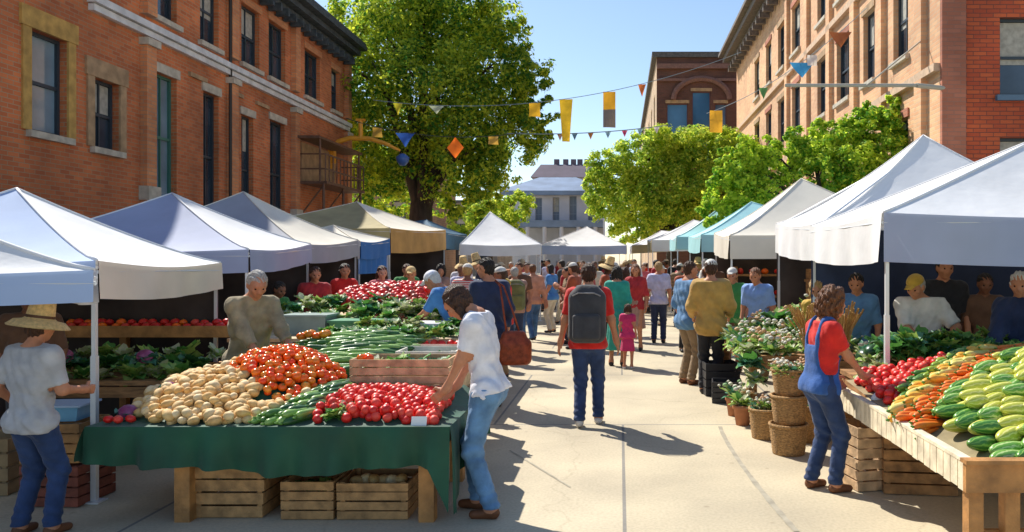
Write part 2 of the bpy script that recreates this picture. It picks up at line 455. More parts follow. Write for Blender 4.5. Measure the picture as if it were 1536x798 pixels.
        ds = (lambda X: .006*np.sin(X[...,0]*170+3*np.sin(X[...,2]*25)+X[...,1]*90)+.002*np.sin(X[...,2]*110+X[...,1]*60)) if fine else None
        V, Q = f.mesh(.009 if fine else .016, clip=hc, disp=ds); out('hair', V, Q, M(hair))
    if hat == 'straw':
        mb = MB(); mb.lathe((0,0,0), [(.215,-.055),(.17,-.01),(.115,.0),(.098,.015),(.085,.14),(.072,.195),(.02,.20),(.001,.20)], 28, cap=False)
        mb.lathe((0,0,0), [(.21,-.062),(.168,-.018),(.112,-.006),(.09,.01)], 28, cap=False)
        o = mb.build('straw_hat', M(hatc or 'straw'), root, True); o.location = (Hd+RH@[0,-.015,.055])*sc
        o.rotation_euler = (-pose.get('hpitch', .1)-pose.get('lean', 0), pose.get('htilt', .08), 0); o.scale = (sc,)*3
        mb = MB(); mb.lathe((0,0,0), [(.1,.012),(.0985,.035)], 28, cap=False); b = mb.build('hat_band', M('brownleather'), o, True)
    elif hat == 'cap':
        f = Field(.006); f.ell(Hd+RH@[0,-.015,.05], (.086,.102,.085), RH); f.cap(Hd+RH@[-.03,.10,.055], Hd+RH@[.03,.10,.055], .02); f.cap(Hd+RH@[-.03,.14,.045], Hd+RH@[.03,.14,.045], .016)
        V, Q = f.mesh(.01, clip=lambda X: np.maximum(.045-((X-Hd)@RH[:,2]), np.where(((X-Hd)@RH[:,1]) > .085, ((X-Hd)@RH[:,2])-.066, -1))); out('cap', V, Q, M(hatc))
    return root

PAL = {}
def M(n):
    if n in _m: return _m[n]
    c, r, v, vs, bm, bs = PAL[n]
    if n.startswith('hair'): return mat(n, c, .5, v, 30, 1.0, 30, stretch=(5,5,.8), spec=.4)
    return mat(n, c, r, v, vs, bm, bs, sheen=.15 if r > .75 else 0, spec=.3)
def pal(n, c, r=.8, v=.16, vs=9, bm=.75, bs=11): PAL[n] = (c, r, v, vs, bm, bs)
pal('skin_light', (.62,.34,.22), .5, .06, 30, .05); pal('skin_tan', (.50,.22,.12), .5, .08, 30, .05); pal('skin_brown', (.24,.10,.055), .5, .08, 30, .05); pal('skin_dark', (.10,.045,.028), .5, .08, 30, .05)
pal('hair_brown', (.07,.03,.015), .55, .5, 60, .6, 150); pal('hair_dark', (.02,.015,.012), .55, .5, 60, .6, 150); pal('hair_grey', (.45,.42,.38), .6, .25, 60, .6, 150)
pal('hair_auburn', (.17,.065,.025), .55, .5, 60, .6, 150); pal('hair_blond', (.48,.30,.12), .55, .3, 60, .6, 150); pal('hair_white', (.75,.73,.68), .6, .15, 60, .5, 150)
pal('eye_dark', (.01,.008,.008), .15, 0, 1, 0); pal('shoe_dark', (.03,.028,.03), .5); pal('shoe_white', (.6,.58,.56), .5); pal('shoe_brown', (.16,.06,.025), .55)
pal('brownleather', (.09,.04,.02), .5); pal('rustleather', (.27,.055,.02), .45, .3, 20)
pal('white', (.74,.74,.80)); pal('offwhite', (.62,.60,.55)); pal('greyshirt', (.42,.42,.43)); pal('tan', (.33,.27,.16), .85, .25, 10); pal('red', (.62,.02,.015)); pal('rust', (.34,.075,.03))
pal('jeans', (.055,.13,.27), .85, .4, 7, .8, 13); pal('jeans_light', (.11,.23,.40), .85, .35, 7, .8, 13); pal('jeans_dark', (.025,.05,.13), .85, .3, 7, .8, 13)
pal('denim_bib', (.035,.11,.34), .85, .2, 9); pal('blue', (.06,.22,.52)); pal('steelblue', (.10,.23,.42)); pal('skyblue', (.22,.38,.75)); pal('navy', (.022,.035,.085)); pal('black', (.018,.018,.022))
pal('khaki', (.25,.17,.095)); pal('ochre', (.48,.29,.075)); pal('teal', (.03,.32,.24)); pal('pink', (.60,.14,.16)); pal('crimson', (.42,.03,.035)); pal('brown', (.14,.07,.04)); pal('orange', (.66,.20,.06))
pal('grey', (.22,.21,.21)); pal('charcoal', (.05,.05,.055)); pal('lavender', (.55,.55,.72)); pal('cream', (.58,.52,.40)); pal('sage', (.22,.30,.19)); pal('straw', (.72,.50,.21), .8, .2, 40, .6, 120); pal('magenta', (.55,.03,.13)); pal('olive', (.16,.16,.06))
pal('peach', (.62,.30,.18)); pal('mustard', (.52,.33,.05)); pal('green', (.05,.25,.06)); pal('dusty', (.38,.22,.17))

def stripes(name, a_, b_, sc):
    m = mat(name, a_, .85); nt = m.node_tree; N = nt.nodes; L = nt.links; tc = N.new('ShaderNodeTexCoord'); wv = N.new('ShaderNodeTexWave'); wv.bands_direction = 'Z'; wv.inputs['Scale'].default_value = sc
    cr = N.new('ShaderNodeValToRGB'); cr.color_ramp.interpolation = 'CONSTANT'; cr.color_ramp.elements[1].position = .5; cr.color_ramp.elements[0].color = tuple(a_)+(1,); cr.color_ramp.elements[1].color = tuple(b_)+(1,)
    L.new(tc.outputs['Object'], wv.inputs[0]); L.new(wv.outputs[0], cr.inputs[0]); L.new(cr.outputs[0], N['Principled BSDF'].inputs['Base Color'])
stripes('navy_striped', (.02,.03,.09), (.65,.65,.65), 7); stripes('red_striped', (.5,.03,.03), (.62,.58,.52), 9); stripes('tan_striped', (.30,.20,.10), (.12,.08,.05), 8)
# ------------------------------------------------------------------ world and light
w = bpy.data.worlds.new('World'); scene.world = w; w.use_nodes = True
nt = w.node_tree; bg = nt.nodes['Background']; sky = nt.nodes.new('ShaderNodeTexSky'); sky.sky_type = 'NISHITA'; sky.sun_disc = False
SUN_EL = R(47.5); sd = Vector((-.67, .74, 0)).normalized()
sky.sun_elevation = SUN_EL; sky.sun_rotation = math.atan2(sd.x, sd.y); sky.air_density = 1.0; sky.dust_density = .35; sky.ozone_density = 1.5
nt.links.new(sky.outputs[0], bg.inputs[0]); bg.inputs[1].default_value = .105
sl = bpy.data.lights.new('sun', 'SUN'); sl.energy = 4.2; sl.angle = R(.5); sl.color = (1, .95, .86)
so = bpy.data.objects.new('sun', sl); COL.objects.link(so)
tosun = Vector((sd.x*math.cos(SUN_EL), sd.y*math.cos(SUN_EL), math.sin(SUN_EL))); so.rotation_euler = tosun.to_track_quat('Z', 'Y').to_euler(); so.location = (-10, 10, 30)
vs = scene.view_settings; scene.display_settings.display_device = 'sRGB'; vs.view_transform = 'Standard'; vs.look = 'None'; vs.gamma = 1; vs.exposure = .68; vs.use_curve_mapping = False
cam = bpy.data.cameras.new('camera'); co = bpy.data.objects.new('camera', cam); COL.objects.link(co); scene.camera = co
co.location = (0, 0, CH); co.rotation_euler = (PI/2, 0, 0); cam.sensor_width = 36; cam.lens = 36*F/1536; cam.shift_x = -(CX-768)/1536; cam.shift_y = -(399-CY)/1536; cam.clip_end = 4000; cam.clip_start = .05

# common materials
wood = mat('wood', (.34,.17,.065), .7, var=.4, vscale=6, bump=.3, bscale=30, stretch=(1,1,6))
wood_pale = mat('wood_pale', (.60,.46,.28), .75, var=.3, vscale=9, bump=.3, bscale=30)
wood_warm = mat('wood_warm', (.42,.20,.06), .65, var=.35, vscale=7, bump=.3, bscale=40)
crate_wood = mat('crate_wood', (.40,.22,.085), .8, var=.35, vscale=12, bump=.3, bscale=50)
crate_dark = mat('crate_dark', (.20,.09,.035), .8, var=.35, vscale=12, bump=.3, bscale=50)
wicker = mat('wicker', (.42,.24,.09), .8, var=.45, vscale=45, bump=.9, bscale=70, stretch=(1,1,2.5))
metal = mat('tent_pole_metal', (.72,.74,.76), .4, metal=.3)
darkmetal = mat('dark_metal', (.05,.045,.04), .5, metal=.5)
canvas_white = mat('canvas_white', (.82,.82,.82), .75, var=.05, vscale=1.6, bump=.5, bscale=4, trans=.10)
canvas_blue_and_shade = mat('canvas_pale_blue_and_shade', (.38,.50,.74), .75, var=.05, vscale=2, bump=.15, bscale=5, trans=.10)  # pale blue cloth; also puts shade into white canopy slopes and valances
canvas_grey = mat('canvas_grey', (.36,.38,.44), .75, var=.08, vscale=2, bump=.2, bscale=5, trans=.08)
canvas_shade_lav = mat('canvas_shade_lavender', (.36,.41,.58), .75, var=.06, vscale=2, bump=.2, bscale=5, trans=.08)  # white canvas with its shade put into the colour
canvas_cream = mat('canvas_cream', (.78,.73,.62), .75, var=.06, vscale=2, bump=.2, bscale=5, trans=.10)
canvas_tan = mat('canvas_tan', (.42,.35,.17), .8, var=.15, vscale=2, bump=.2, bscale=5, trans=.08)
canvas_ochre = mat('canvas_ochre', (.52,.30,.09), .8, var=.15, vscale=2, bump=.2, bscale=5, trans=.05)
canvas_teal = mat('canvas_teal', (.40,.72,.76), .75, var=.06, vscale=2, bump=.2, bscale=5, trans=.10)
canvas_royal = mat('canvas_royal_blue', (.04,.18,.50), .75, var=.1, vscale=2, bump=.2, bscale=5, trans=.08)
shade_wall_navy = mat('shade_wall_dark_blue', (.03,.045,.10), .8, var=.3, vscale=2, bump=.2, bscale=5)  # darkness under the right canopies put into added wall sheets
shade_wall_dark = mat('shade_wall_dark', (.05,.038,.034), .85, var=.4, vscale=2, bump=.2, bscale=5)  # near-black sheets added as canopy backs to stand for the gloom
stone = mat('stone', (.50,.45,.36), .85, var=.2, vscale=5, bump=.3, bscale=20)
glass = mat('window_glass', (.035,.05,.07), .08, var=.5, vscale=.8, spec=.8)
glass_pale = mat('window_glass_pale', (.18,.26,.32), .08, var=.4, vscale=.7, spec=.8)
frame_dark = mat('frame_dark', (.03,.045,.06), .5)
frame_green = mat('frame_green', (.05,.17,.13), .5)

# ------------------------------------------------------------------ ground
gm = bpy.data.materials.new('pavement_concrete'); gm.use_nodes = True; nt = gm.node_tree; N = nt.nodes; L = nt.links; b = N['Principled BSDF']; b.inputs['Roughness'].default_value = .88
tc = N.new('ShaderNodeTexCoord'); mp = N.new('ShaderNodeMapping'); mp.inputs['Location'].default_value = (-.03+.0, -8.36, 0); L.new(tc.outputs['Object'], mp.inputs[0])
bt = N.new('ShaderNodeTexBrick'); bt.inputs['Scale'].default_value = 1; bt.inputs['Brick Width'].default_value = 3.2; bt.inputs['Row Height'].default_value = 3.6; bt.inputs['Mortar Size'].default_value = .014; bt.inputs['Mortar Smooth'].default_value = .2; bt.offset = .42
bt.inputs['Color1'].default_value = (.57,.485,.335,1); bt.inputs['Color2'].default_value = (.61,.52,.37,1); bt.inputs['Mortar'].default_value = (.27,.25,.215,1)
L.new(mp.outputs[0], bt.inputs['Vector'])
n1 = N.new('ShaderNodeTexNoise'); n1.inputs['Scale'].default_value = .7; n1.inputs['Detail'].default_value = 8; L.new(tc.outputs['Object'], n1.inputs['Vector'])
n2 = N.new('ShaderNodeTexNoise'); n2.inputs['Scale'].default_value = 45; n2.inputs['Detail'].default_value = 4; L.new(tc.outputs['Object'], n2.inputs['Vector'])
c1 = N.new('ShaderNodeValToRGB'); c1.color_ramp.elements[0].position = .3; c1.color_ramp.elements[0].color = (.70,.70,.71,1); c1.color_ramp.elements[1].position = .65; c1.color_ramp.elements[1].color = (1.05,1.05,1.03,1); L.new(n1.outputs[0], c1.inputs[0])
c2 = N.new('ShaderNodeValToRGB'); c2.color_ramp.elements[0].position = .35; c2.color_ramp.elements[0].color = (.88,.88,.88,1); c2.color_ramp.elements[1].position = .6; c2.color_ramp.elements[1].color = (1.02,1.02,1.02,1); L.new(n2.outputs[0], c2.inputs[0])
m1 = N.new('ShaderNodeMix'); m1.data_type = 'RGBA'; m1.blend_type = 'MULTIPLY'; m1.inputs['Factor'].default_value = 1; L.new(bt.outputs['Color'], m1.inputs['A']); L.new(c1.outputs[0], m1.inputs['B'])
m2 = N.new('ShaderNodeMix'); m2.data_type = 'RGBA'; m2.blend_type = 'MULTIPLY'; m2.inputs['Factor'].default_value = 1; L.new(m1.outputs['Result'], m2.inputs['A']); L.new(c2.outputs[0], m2.inputs['B'])
vo = N.new('ShaderNodeTexVoronoi'); vo.feature = 'DISTANCE_TO_EDGE'; vo.inputs['Scale'].default_value = .38; n3 = N.new('ShaderNodeTexNoise'); n3.inputs['Scale'].default_value = 2.2; n3.inputs['Detail'].default_value = 6; L.new(tc.outputs['Object'], n3.inputs[0])
va = N.new('ShaderNodeVectorMath'); va.operation = 'MULTIPLY_ADD'; va.inputs[1].default_value = (.55,.55,0); L.new(n3.outputs['Color'], va.inputs[0]); L.new(tc.outputs['Object'], va.inputs[2]); L.new(va.outputs[0], vo.inputs['Vector'])
ck = N.new('ShaderNodeValToRGB'); ck.color_ramp.elements[0].position = .0; ck.color_ramp.elements[0].color = (.55,.53,.5,1); ck.color_ramp.elements[1].position = .005; ck.color_ramp.elements[1].color = (1,1,1,1); L.new(vo.outputs['Distance'], ck.inputs[0])
vs2 = N.new('ShaderNodeTexVoronoi'); vs2.inputs['Scale'].default_value = 3.5; L.new(tc.outputs['Object'], vs2.inputs['Vector']); st = N.new('ShaderNodeValToRGB'); st.color_ramp.elements[0].position = .05; st.color_ramp.elements[0].color = (.72,.70,.68,1); st.color_ramp.elements[1].position = .09; st.color_ramp.elements[1].color = (1,1,1,1); L.new(vs2.outputs['Distance'], st.inputs[0])
m3 = N.new('ShaderNodeMix'); m3.data_type = 'RGBA'; m3.blend_type = 'MULTIPLY'; m3.inputs['Factor'].default_value = .28; L.new(m2.outputs['Result'], m3.inputs['A']); L.new(ck.outputs[0], m3.inputs['B'])
m4 = N.new('ShaderNodeMix'); m4.data_type = 'RGBA'; m4.blend_type = 'MULTIPLY'; m4.inputs['Factor'].default_value = .8; L.new(m3.outputs['Result'], m4.inputs['A']); L.new(st.outputs[0], m4.inputs['B'])
L.new(m4.outputs['Result'], b.inputs['Base Color'])
bp = N.new('ShaderNodeBump'); bp.inputs['Strength'].default_value = .15; bp.inputs['Distance'].default_value = .01; L.new(n2.outputs[0], bp.inputs['Height']); L.new(bp.outputs[0], b.inputs['Normal'])
mb = MB(); mb.add([(-900,-300,0),(900,-300,0),(900,2500,0),(-900,2500,0)], [(0,1,2,3)]); tag(mb.build('ground', gm), kind='structure')
# curved tar seam in the pavement
tar = mat('tar_seam', (.36,.32,.24), .85, var=.2, vscale=8)
def strip(pts, wd, z, m, name):
    vs = []; 
    for i, p in enumerate(pts):
        p = Vector(p); t = (Vector(pts[min(i+1, len(pts)-1)])-Vector(pts[max(0, i-1)])).normalized(); n = Vector((-t.y, t.x))
        ww = wd*(.8+.4*random.random()); vs += [(p.x+n.x*ww, p.y+n.y*ww, z), (p.x-n.x*ww, p.y-n.y*ww, z)]
    mb = MB(); mb.add(vs, [(2*i, 2*i+1, 2*i+3, 2*i+2) for i in range(len(pts)-1)]); tag(mb.build(name, m), kind='structure')
def gp(px, py):
    d = CH*F/(py-CY); return (XP(px, d), d)
sp = []
for i in range(25):
    t = i/24; px = 1080+115*t**1.25; py = 640+158*t; sp.append(gp(px, py))
strip(sp, .022, .004, tar, 'pavement_seam')
strip([gp(765+90*t/10, 676+55*t/10) for t in range(11)], .010, .004, tar, 'pavement_seam')
# kerb along the foot of each building row
kerbm = mat('kerb_stone', (.36,.34,.31), .85, var=.15, vscale=6, bump=.2)
for s, x in ((-1, -10.6), (1, 7.3)):
    mb = MB(); mb.box((x, 32, .06), (.18, 80, .12)); tag(mb.build('kerb', kerbm), kind='structure')

# ------------------------------------------------------------------ buildings
def wall_holes(mb, axis, plane, a0, a1, z0, z1, rects, depth, sign, mi=0):
    """wall sheet with reveals. axis 'y': plane x=plane spans y; axis 'x': plane y=plane spans x. sign = outward direction"""
    A = sorted({a0, a1} | {r[0] for r in rects} | {r[1] for r in rects}); Z = sorted({z0, z1} | {r[2] for r in rects} | {r[3] for r in rects})
    def pt(a, z, o=0): return (plane-sign*o, a, z) if axis == 'y' else (a, plane-sign*o, z)
    for i in range(len(A)-1):
        for j in range(len(Z)-1):
            ca, cz = (A[i]+A[i+1])/2, (Z[j]+Z[j+1])/2
            if any(r[0] < ca < r[1] and r[2] < cz < r[3] for r in rects): continue
            mb.add([pt(A[i],Z[j]), pt(A[i+1],Z[j]), pt(A[i+1],Z[j+1]), pt(A[i],Z[j+1])], [(0,1,2,3)], mi)
    for r in rects:
        c = [(r[0],r[2]),(r[1],r[2]),(r[1],r[3]),(r[0],r[3])]
        for k in range(4):
            p, q = c[k], c[(k+1) % 4]; mb.add([pt(*p), pt(*q), pt(*q, depth), pt(*p, depth)], [(0,1,2,3)], mi)
def bx(axis, plane, sign, a0, a1, z0, z1, o0, o1):
    """box between outward offsets o0..o1"""
    c = ((a0+a1)/2, (z0+z1)/2); t = plane+sign*(o0+o1)/2; th = abs(o1-o0)
    return ((t, c[0], c[1]), (th, a1-a0, z1-z0)) if axis == 'y' else ((c[0], t, c[1]), (a1-a0, th, z1-z0))
def window(root, axis, plane, sign, a0, a1, z0, z1, fm, gmat, sill=stone, lintel=None, bars=(1, 1), dep=.22, surround=None):
    mb = MB(); t = .07
    def B(*a): mb.box(*bx(axis, plane, sign, *a))
    o = (-dep-.01, -dep+.07)
    B(a0, a1, z0, z0+t, *o); B(a0, a1, z1-t, z1, *o); B(a0, a0+t, z0+t, z1-t, *o); B(a1-t, a1, z0+t, z1-t, *o)
    o2 = (-dep-.005, -dep+.05)
    for k in range(1, bars[0]+1):
        a = a0+(a1-a0)*k/(bars[0]+1); B(a-.02, a+.02, z0+t, z1-t, *o2)
    o3 = (-dep-.002, -dep+.055)
    for k in range(1, bars[1]+1):
        z = z0+(z1-z0)*k/(bars[1]+1); B(a0+t, a1-t, z-.035, z+.035, *o3)
    wo = mb.build('window', fm, root)
    g = MB(); g.box(*bx(axis, plane, sign, a0+.02, a1-.02, z0+.02, z1-.02, -dep-.03, -dep+.0)); g.build('pane', gmat, wo)
    if random.random() < .45 and plane != 60.0:
        hb = (z1-z0)*random.choice((.3,.42,.55)); s = MB(); s.box(*bx(axis, plane, sign, a0+t+.01, a1-t-.01, z1-t-hb, z1-t-.01, -dep+.003, -dep+.012)); s.build('blind', mat('blind_cream', (.40,.38,.32), .8, var=.2), wo)
    if sill: s = MB(); s.box(*bx(axis, plane, sign, a0-.12, a1+.12, z0-.14, z0-.003, -.05, .12)); s.build('sill', sill, wo)
    if lintel: s = MB(); s.box(*bx(axis, plane, sign, a0-.1, a1+.1, z1+.003, z1+.24, -.03, .05)); s.build('lintel', lintel, wo)
    if surround:
        s = MB(); s.box(*bx(axis, plane, sign, a0-.24, a0-.003, z0+.003, z1, -.03, .045)); s.box(*bx(axis, plane, sign, a1+.003, a1+.24, z0+.003, z1, -.03, .045)); s.box(*bx(axis, plane, sign, a0-.3, a1+.3, z1+.003, z1+.42, -.03, .06)); s.build('stone_surround', surround, wo)

brickL = brick_mat('brick_red_orange', (.70,.215,.075), (.52,.14,.05), (.46,.30,.18), 1.7, .42)
brickLp = brick_mat('brick_pilaster', (.76,.33,.14), (.62,.23,.10), (.46,.30,.20), 1.7)
brickR = brick_mat('brick_peach', (.78,.48,.27), (.68,.36,.20), (.62,.46,.31), 1.5, .22)
brickR2 = brick_mat('brick_dark_red', (.62,.13,.045), (.48,.085,.035), (.20,.07,.05), 1.5)
brickP = brick_mat('brick_rose', (.50,.19,.12), (.42,.15,.09), (.36,.18,.13), 1.5)
brickM = brick_mat('brick_brown', (.17,.07,.05), (.13,.055,.04), (.13,.09,.07), 1.5)
yellowstone = mat('yellow_stone', (.50,.30,.08), .85, var=.25, vscale=4, bump=.3)
tanstone = mat('tan_stone', (.40,.26,.14), .85, var=.25, vscale=4, bump=.3)
slate = mat('dark_cornice', (.06,.075,.085), .7, var=.4, vscale=6, bump=.3)
whitetrim = mat('white_trim', (.66,.66,.66), .7, var=.15, vscale=3)
roofm = mat('roof_felt', (.10,.095,.09), .9, var=.3)
# left brick building
LX = -12.0
lb = empty('brick_building', (0,0,0)); tag(lb, 'long red orange brick building with dark cornice and tall narrow windows behind the left stalls', 'building')
def yl(px): return -LX*F/(CX-px)
low = [(yl(45), yl(100), 4.36, 6.45, 'Y'), (yl(140), yl(178), 4.3, 5.9, 'T'), (yl(235), yl(265), 3.3, 6.6, 'G'), (yl(305), yl(328), 2.9, 6.6, 'N'), (yl(362), yl(380), 2.9, 6.35, 'N'), (yl(405), yl(427), 2.9, 6.55, 'N')]
upp = [(yl(225), yl(265), 8.05, 10.0, 'N'), (yl(300), yl(328), 8.0, 10.0, 'N'), (yl(362), yl(389), 8.0, 9.9, 'N'), (yl(403), yl(428), 8.0, 9.95, 'N'), (yl(457), yl(480), 8.0, 9.8, 'N'), (yl(497), yl(509), 8.0, 9.7, 'N'), (15.2, 16.3, 8.1, 10, 'N'), (11.5, 12.6, 4.4, 6.4, 'N'), (11.5,12.6,8.1,10,'N')]
YE = yl(521)
mb = MB(); wall_holes(mb, 'y', LX, 2, YE, 0, 10.6, [r[:4] for r in low+upp], .3, 1)
mb.add([(LX,YE,0),(LX-12,YE,0),(LX-12,YE,10.6),(LX,YE,10.6)], [(0,1,2,3)]); mb.add([(LX,2,0),(LX-12,2,0),(LX-12,2,10.6),(LX,2,10.6)], [(3,2,1,0)]); mb.add([(LX-12,2,0),(LX-12,YE,0),(LX-12,YE,10.6),(LX-12,2,10.6)], [(3,2,1,0)])
mb.build('wall', brickL, lb)
mb = MB(); mb.box((LX-6, (2+YE)/2, 10.66), (11.9, YE-2.1, .12)); mb.build('roof', roofm, lb)
for (a, c, z0, z1, k) in low+upp:
    fm = {'G': frame_green}.get(k, frame_dark)
    window(lb, 'y', LX, 1, a, c, z0, z1, fm, glass_pale if k in 'YG' or a < 17 else glass, lintel=None if k in 'YT' else (stone if z0 < 7 else brickLp), bars=(0 if k == 'Y' else 1, 1), surround=yellowstone if k == 'Y' else tanstone if k == 'T' else None)
mb = MB(); mb.box((LX+.09, (18+YE)/2+.0, 7.62), (.26, YE-18, .16)); mb.box((LX+.06, (18+YE)/2, 7.44), (.16, YE-18.1, .15)); mb.build('string_course', whitetrim, lb)
mb = MB()
mb.box((LX+.12, (2+YE)/2, 10.55), (.36, YE-2, .22)); mb.box((LX+.26, (2+YE)/2, 10.80), (.64, YE-1.9, .20)); mb.box((LX+.38, (2+YE)/2+.05, 11.03), (.92, YE-1.8, .18)); mb.box((LX+.30, (2+YE)/2+.05, 11.2), (1.0, YE-1.9, .1))
y = 2.4
while y < YE-.2:
    mb.box((LX+.28, y, 10.32), (.45, .13, .26)); y += .62
mb.build('cornice', slate, lb)
for px in (218, 345, 440, 519):
    y = yl(px); mb = MB(); mb.box((LX+.06, y, 3.7), (.22, .42 if px < 500 else .6, 7.2)); mb.box((LX+.08, y, 9.2), (.22, .42, 2.6)); mb.box((LX+.1, y, 3.4), (.30, .55, .35), mi=1); mb.box((LX+.1, y, 7.2), (.30, .55, .18), mi=1); mb.build('pilaster', [brickLp, stone], lb)
for y in (yl(295), yl(352), yl(392)):
    mb = MB(); mb.box((LX+.03, y, 6.9), (.10, .9, .12)); mb.build('brick_band', tanstone, lb)
# downpipe and vertical sign pole
mb = MB(); mb.tube([(LX+.12, yl(340), 2.5), (LX+.12, yl(340), 10.3)], .05, 8); mb.build('downpipe', darkmetal, lb)
# balcony / fire escape
rustm = mat('brown_paint', (.15,.075,.045), .6, var=.3)
fe = empty('fire_escape', (0,0,0)); tag(fe, 'brown metal fire escape with railings on the far end of the left brick building', 'fire escape')
y0, y1 = 29.6, 34.0
for z in (4.6,):
    mb = MB(); mb.box((LX+.65, (y0+y1)/2, z), (1.0, y1-y0, .1)); mb.build('platform', rustm, fe)
    mb = MB()
    for zz in (z+.5, z+1.05): mb.tube([(LX+1.1, y0, zz), (LX+1.1, y1, zz)], .035, 6)
    y = y0
    while y <= y1+.01:
        mb.tube([(LX+1.1, y, z+.05), (LX+1.1, y, z+1.05)], .025, 6); y += .4
    for yy in (y0, y1):
        for zz in (z+.5, z+1.05): mb.tube([(LX+.16, yy, zz), (LX+1.1, yy, zz)], .03, 6)
    mb.build('railing', rustm, fe)
for y in (y0+.1, (y0+y1)/2, y1-.1):
    mb = MB(); mb.tube([(LX+1.0, y, 0), (LX+1.0, y, 4.55)], .055, 8); mb.tube([(LX+.16, y, 3.4), (LX+1.0, y, 4.5)], .03, 6); mb.build('post', rustm, fe)
mb = MB(); mb.box((LX+.55, 31.8, 6.25), (.85, 4.9, .09)); mb.build('canopy', rustm, fe)
for y in (y0, y1): mb = MB(); mb.tube([(LX+.9, y, 4.6), (LX+.9, y, 6.2)], .04, 8); mb.build('post', rustm, fe)
mb = MB(); mb.box((LX+.03, 31.8, 5.4), (.06, 3.6, 1.5)); mb.build('stone_panel', tanstone, fe)

# right building
RX = 8.0
rb = empty('brick_building', (0,0,0)); tag(rb, 'tall sunlit peach brick building with a dark red brick front end behind the right stalls', 'building')
def yr(px): return RX*F/(px-CX)
row = [(yr(1362), yr(1340)), (yr(1312), yr(1295)), (yr(1275), yr(1255)), (yr(1240), yr(1226)), (yr(1200), yr(1188)), (yr(1177), yr(1167)), (yr(1157), yr(1149)), (yr(1139), yr(1132))]
RY0, RY1 = 20.0, yr(1105)
rects = [(a, c, 7.45, 9.7) for a, c in row]+[(a, c, 11.2, 13.4) for a, c in row]+[(a, c, 3.2, 5.7) for a, c in row]
mb = MB(); wall_holes(mb, 'y', RX, RY0, RY1, 0, 15.2, rects, .3, -1)
mb.add([(RX,RY1,0),(RX+14,RY1,0),(RX+14,RY1,15.2),(RX,RY1,15.2)], [(3,2,1,0)]); mb.add([(RX+14,RY0,0),(RX+14,RY1,0),(RX+14,RY1,15.2),(RX+14,RY0,15.2)], [(0,1,2,3)])
mb.build('side_wall', brickR, rb)
fw = [(XP(1500,20), XP(1500,20)+1.7, ZP(143,20), ZP(26,20)), (XP(1500,20), XP(1500,20)+1.7, 2.9, ZP(206,20)), (13.2,14.9,5.85,7.8), (XP(1500,20), XP(1500,20)+1.7, 9.6, 12)]
mb = MB(); wall_holes(mb, 'x', RY0, RX+.6, RX+14, 0, 15.2, fw, .3, -1); mb.build('front_wall', brickR2, rb)
mb = MB(); mb.box((RX+.30, RY0+.12, 7.6), (.598, .5, 15.2)); mb.build('corner_pilaster', brickP, rb)
for r in fw: window(rb, 'x', RY0, -1, *r, frame_dark, glass, sill=mat('blue_sill', (.10,.17,.25), .6), bars=(1,1))
for i, r in enumerate(rects): window(rb, 'y', RX, -1, *r, frame_dark, glass, lintel=tanstone if i % 2 else brickP, bars=(1,1), sill=stone)
mb = MB(); mb.box((RX-.07, (RY0+RY1)/2, 6.55), (.18, RY1-RY0, .2)); mb.build('string_course', mat('peach_stone', (.60,.42,.28), .8, var=.15), rb)
mb = MB(); mb.box((RX-.07, (RY0+RY1)/2, 10.5), (.18, RY1-RY0, .22)); mb.build('string_course', _m['peach_stone'], rb)
mb = MB(); mb.box((RX-.2, (RY0+RY1)/2, 15.1), (.5, RY1-RY0+.3, .4)); mb.box((RX-.42, (RY0+RY1)/2, 15.5), (.95, RY1-RY0+.8, .35)); mb.box((RX-.55, (RY0+RY1)/2, 15.8), (1.3, RY1-RY0+1.0, .2))
y = RY0+.4
while y < RY1: mb.box((RX-.35, y, 14.75), (.55, .2, .4)); y += 1.1
mb.build('cornice', mat('grey_cornice', (.16,.13,.11), .8, var=.3), rb)
mb = MB(); mb.box((RX+7, (RY0+RY1)/2, 15.3), (13.9, RY1-RY0-.1, .15)); mb.build('roof', roofm, rb)
for y in (yr(1385), yr(1325), yr(1284), yr(1247), yr(1213), yr(1183)):
    mb = MB(); mb.box((RX-.06, y, 7.3), (.2, .5, 14.4)); mb.build('pilaster', brickR, rb)
# middle building
mbd = empty('brick_building', (0,0,0)); tag(mbd, 'brown brick building with blue arched window at the end of the right row', 'building')
MX0, MY0, MZ = 2.75, 60.0, 17.0
fw = [(XP(1000,60), XP(1032,60), 9.0, ZP(155,60)), (XP(1038,60), XP(1066,60), 9.0, ZP(137,60)), (XP(1072,60), XP(1090,60), 9.0, ZP(155,60))]
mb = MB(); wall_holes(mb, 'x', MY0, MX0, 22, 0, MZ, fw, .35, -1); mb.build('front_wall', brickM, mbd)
sw_ = [(MY0+3+6*i, MY0+5+6*i, z, z+2.6) for i in range(7) for z in (12.2, 7.6)]
mb = MB(); wall_holes(mb, 'y', MX0, MY0, MY0+48, 0, MZ, sw_, .35, -1); mb.add([(MX0,MY0+48,0),(22,MY0+48,0),(22,MY0+48,MZ),(MX0,MY0+48,MZ)], [(3,2,1,0)]); mb.build('side_wall', brick_mat('brick_brown_lit', (.60,.44,.28), (.50,.34,.21), (.5,.4,.3), 1), mbd)  # paler brick puts the sunlight on this side into its colour
for r in fw: window(mbd, 'x', MY0, -1, *r, mat('frame_red', (.14,.05,.05), .6), mat('blue_glass', (.05,.16,.32), .1, var=.3, vscale=.4), lintel=tanstone, bars=(0,1))
for r in sw_: window(mbd, 'y', MX0, -1, *r, frame_dark, glass, bars=(0,1), sill=None)
mb = MB(); mb.box((MX0+9.5, MY0+24, MZ+.1), (19.7, 48.4, .4)); mb.build('roof', roofm, mbd)
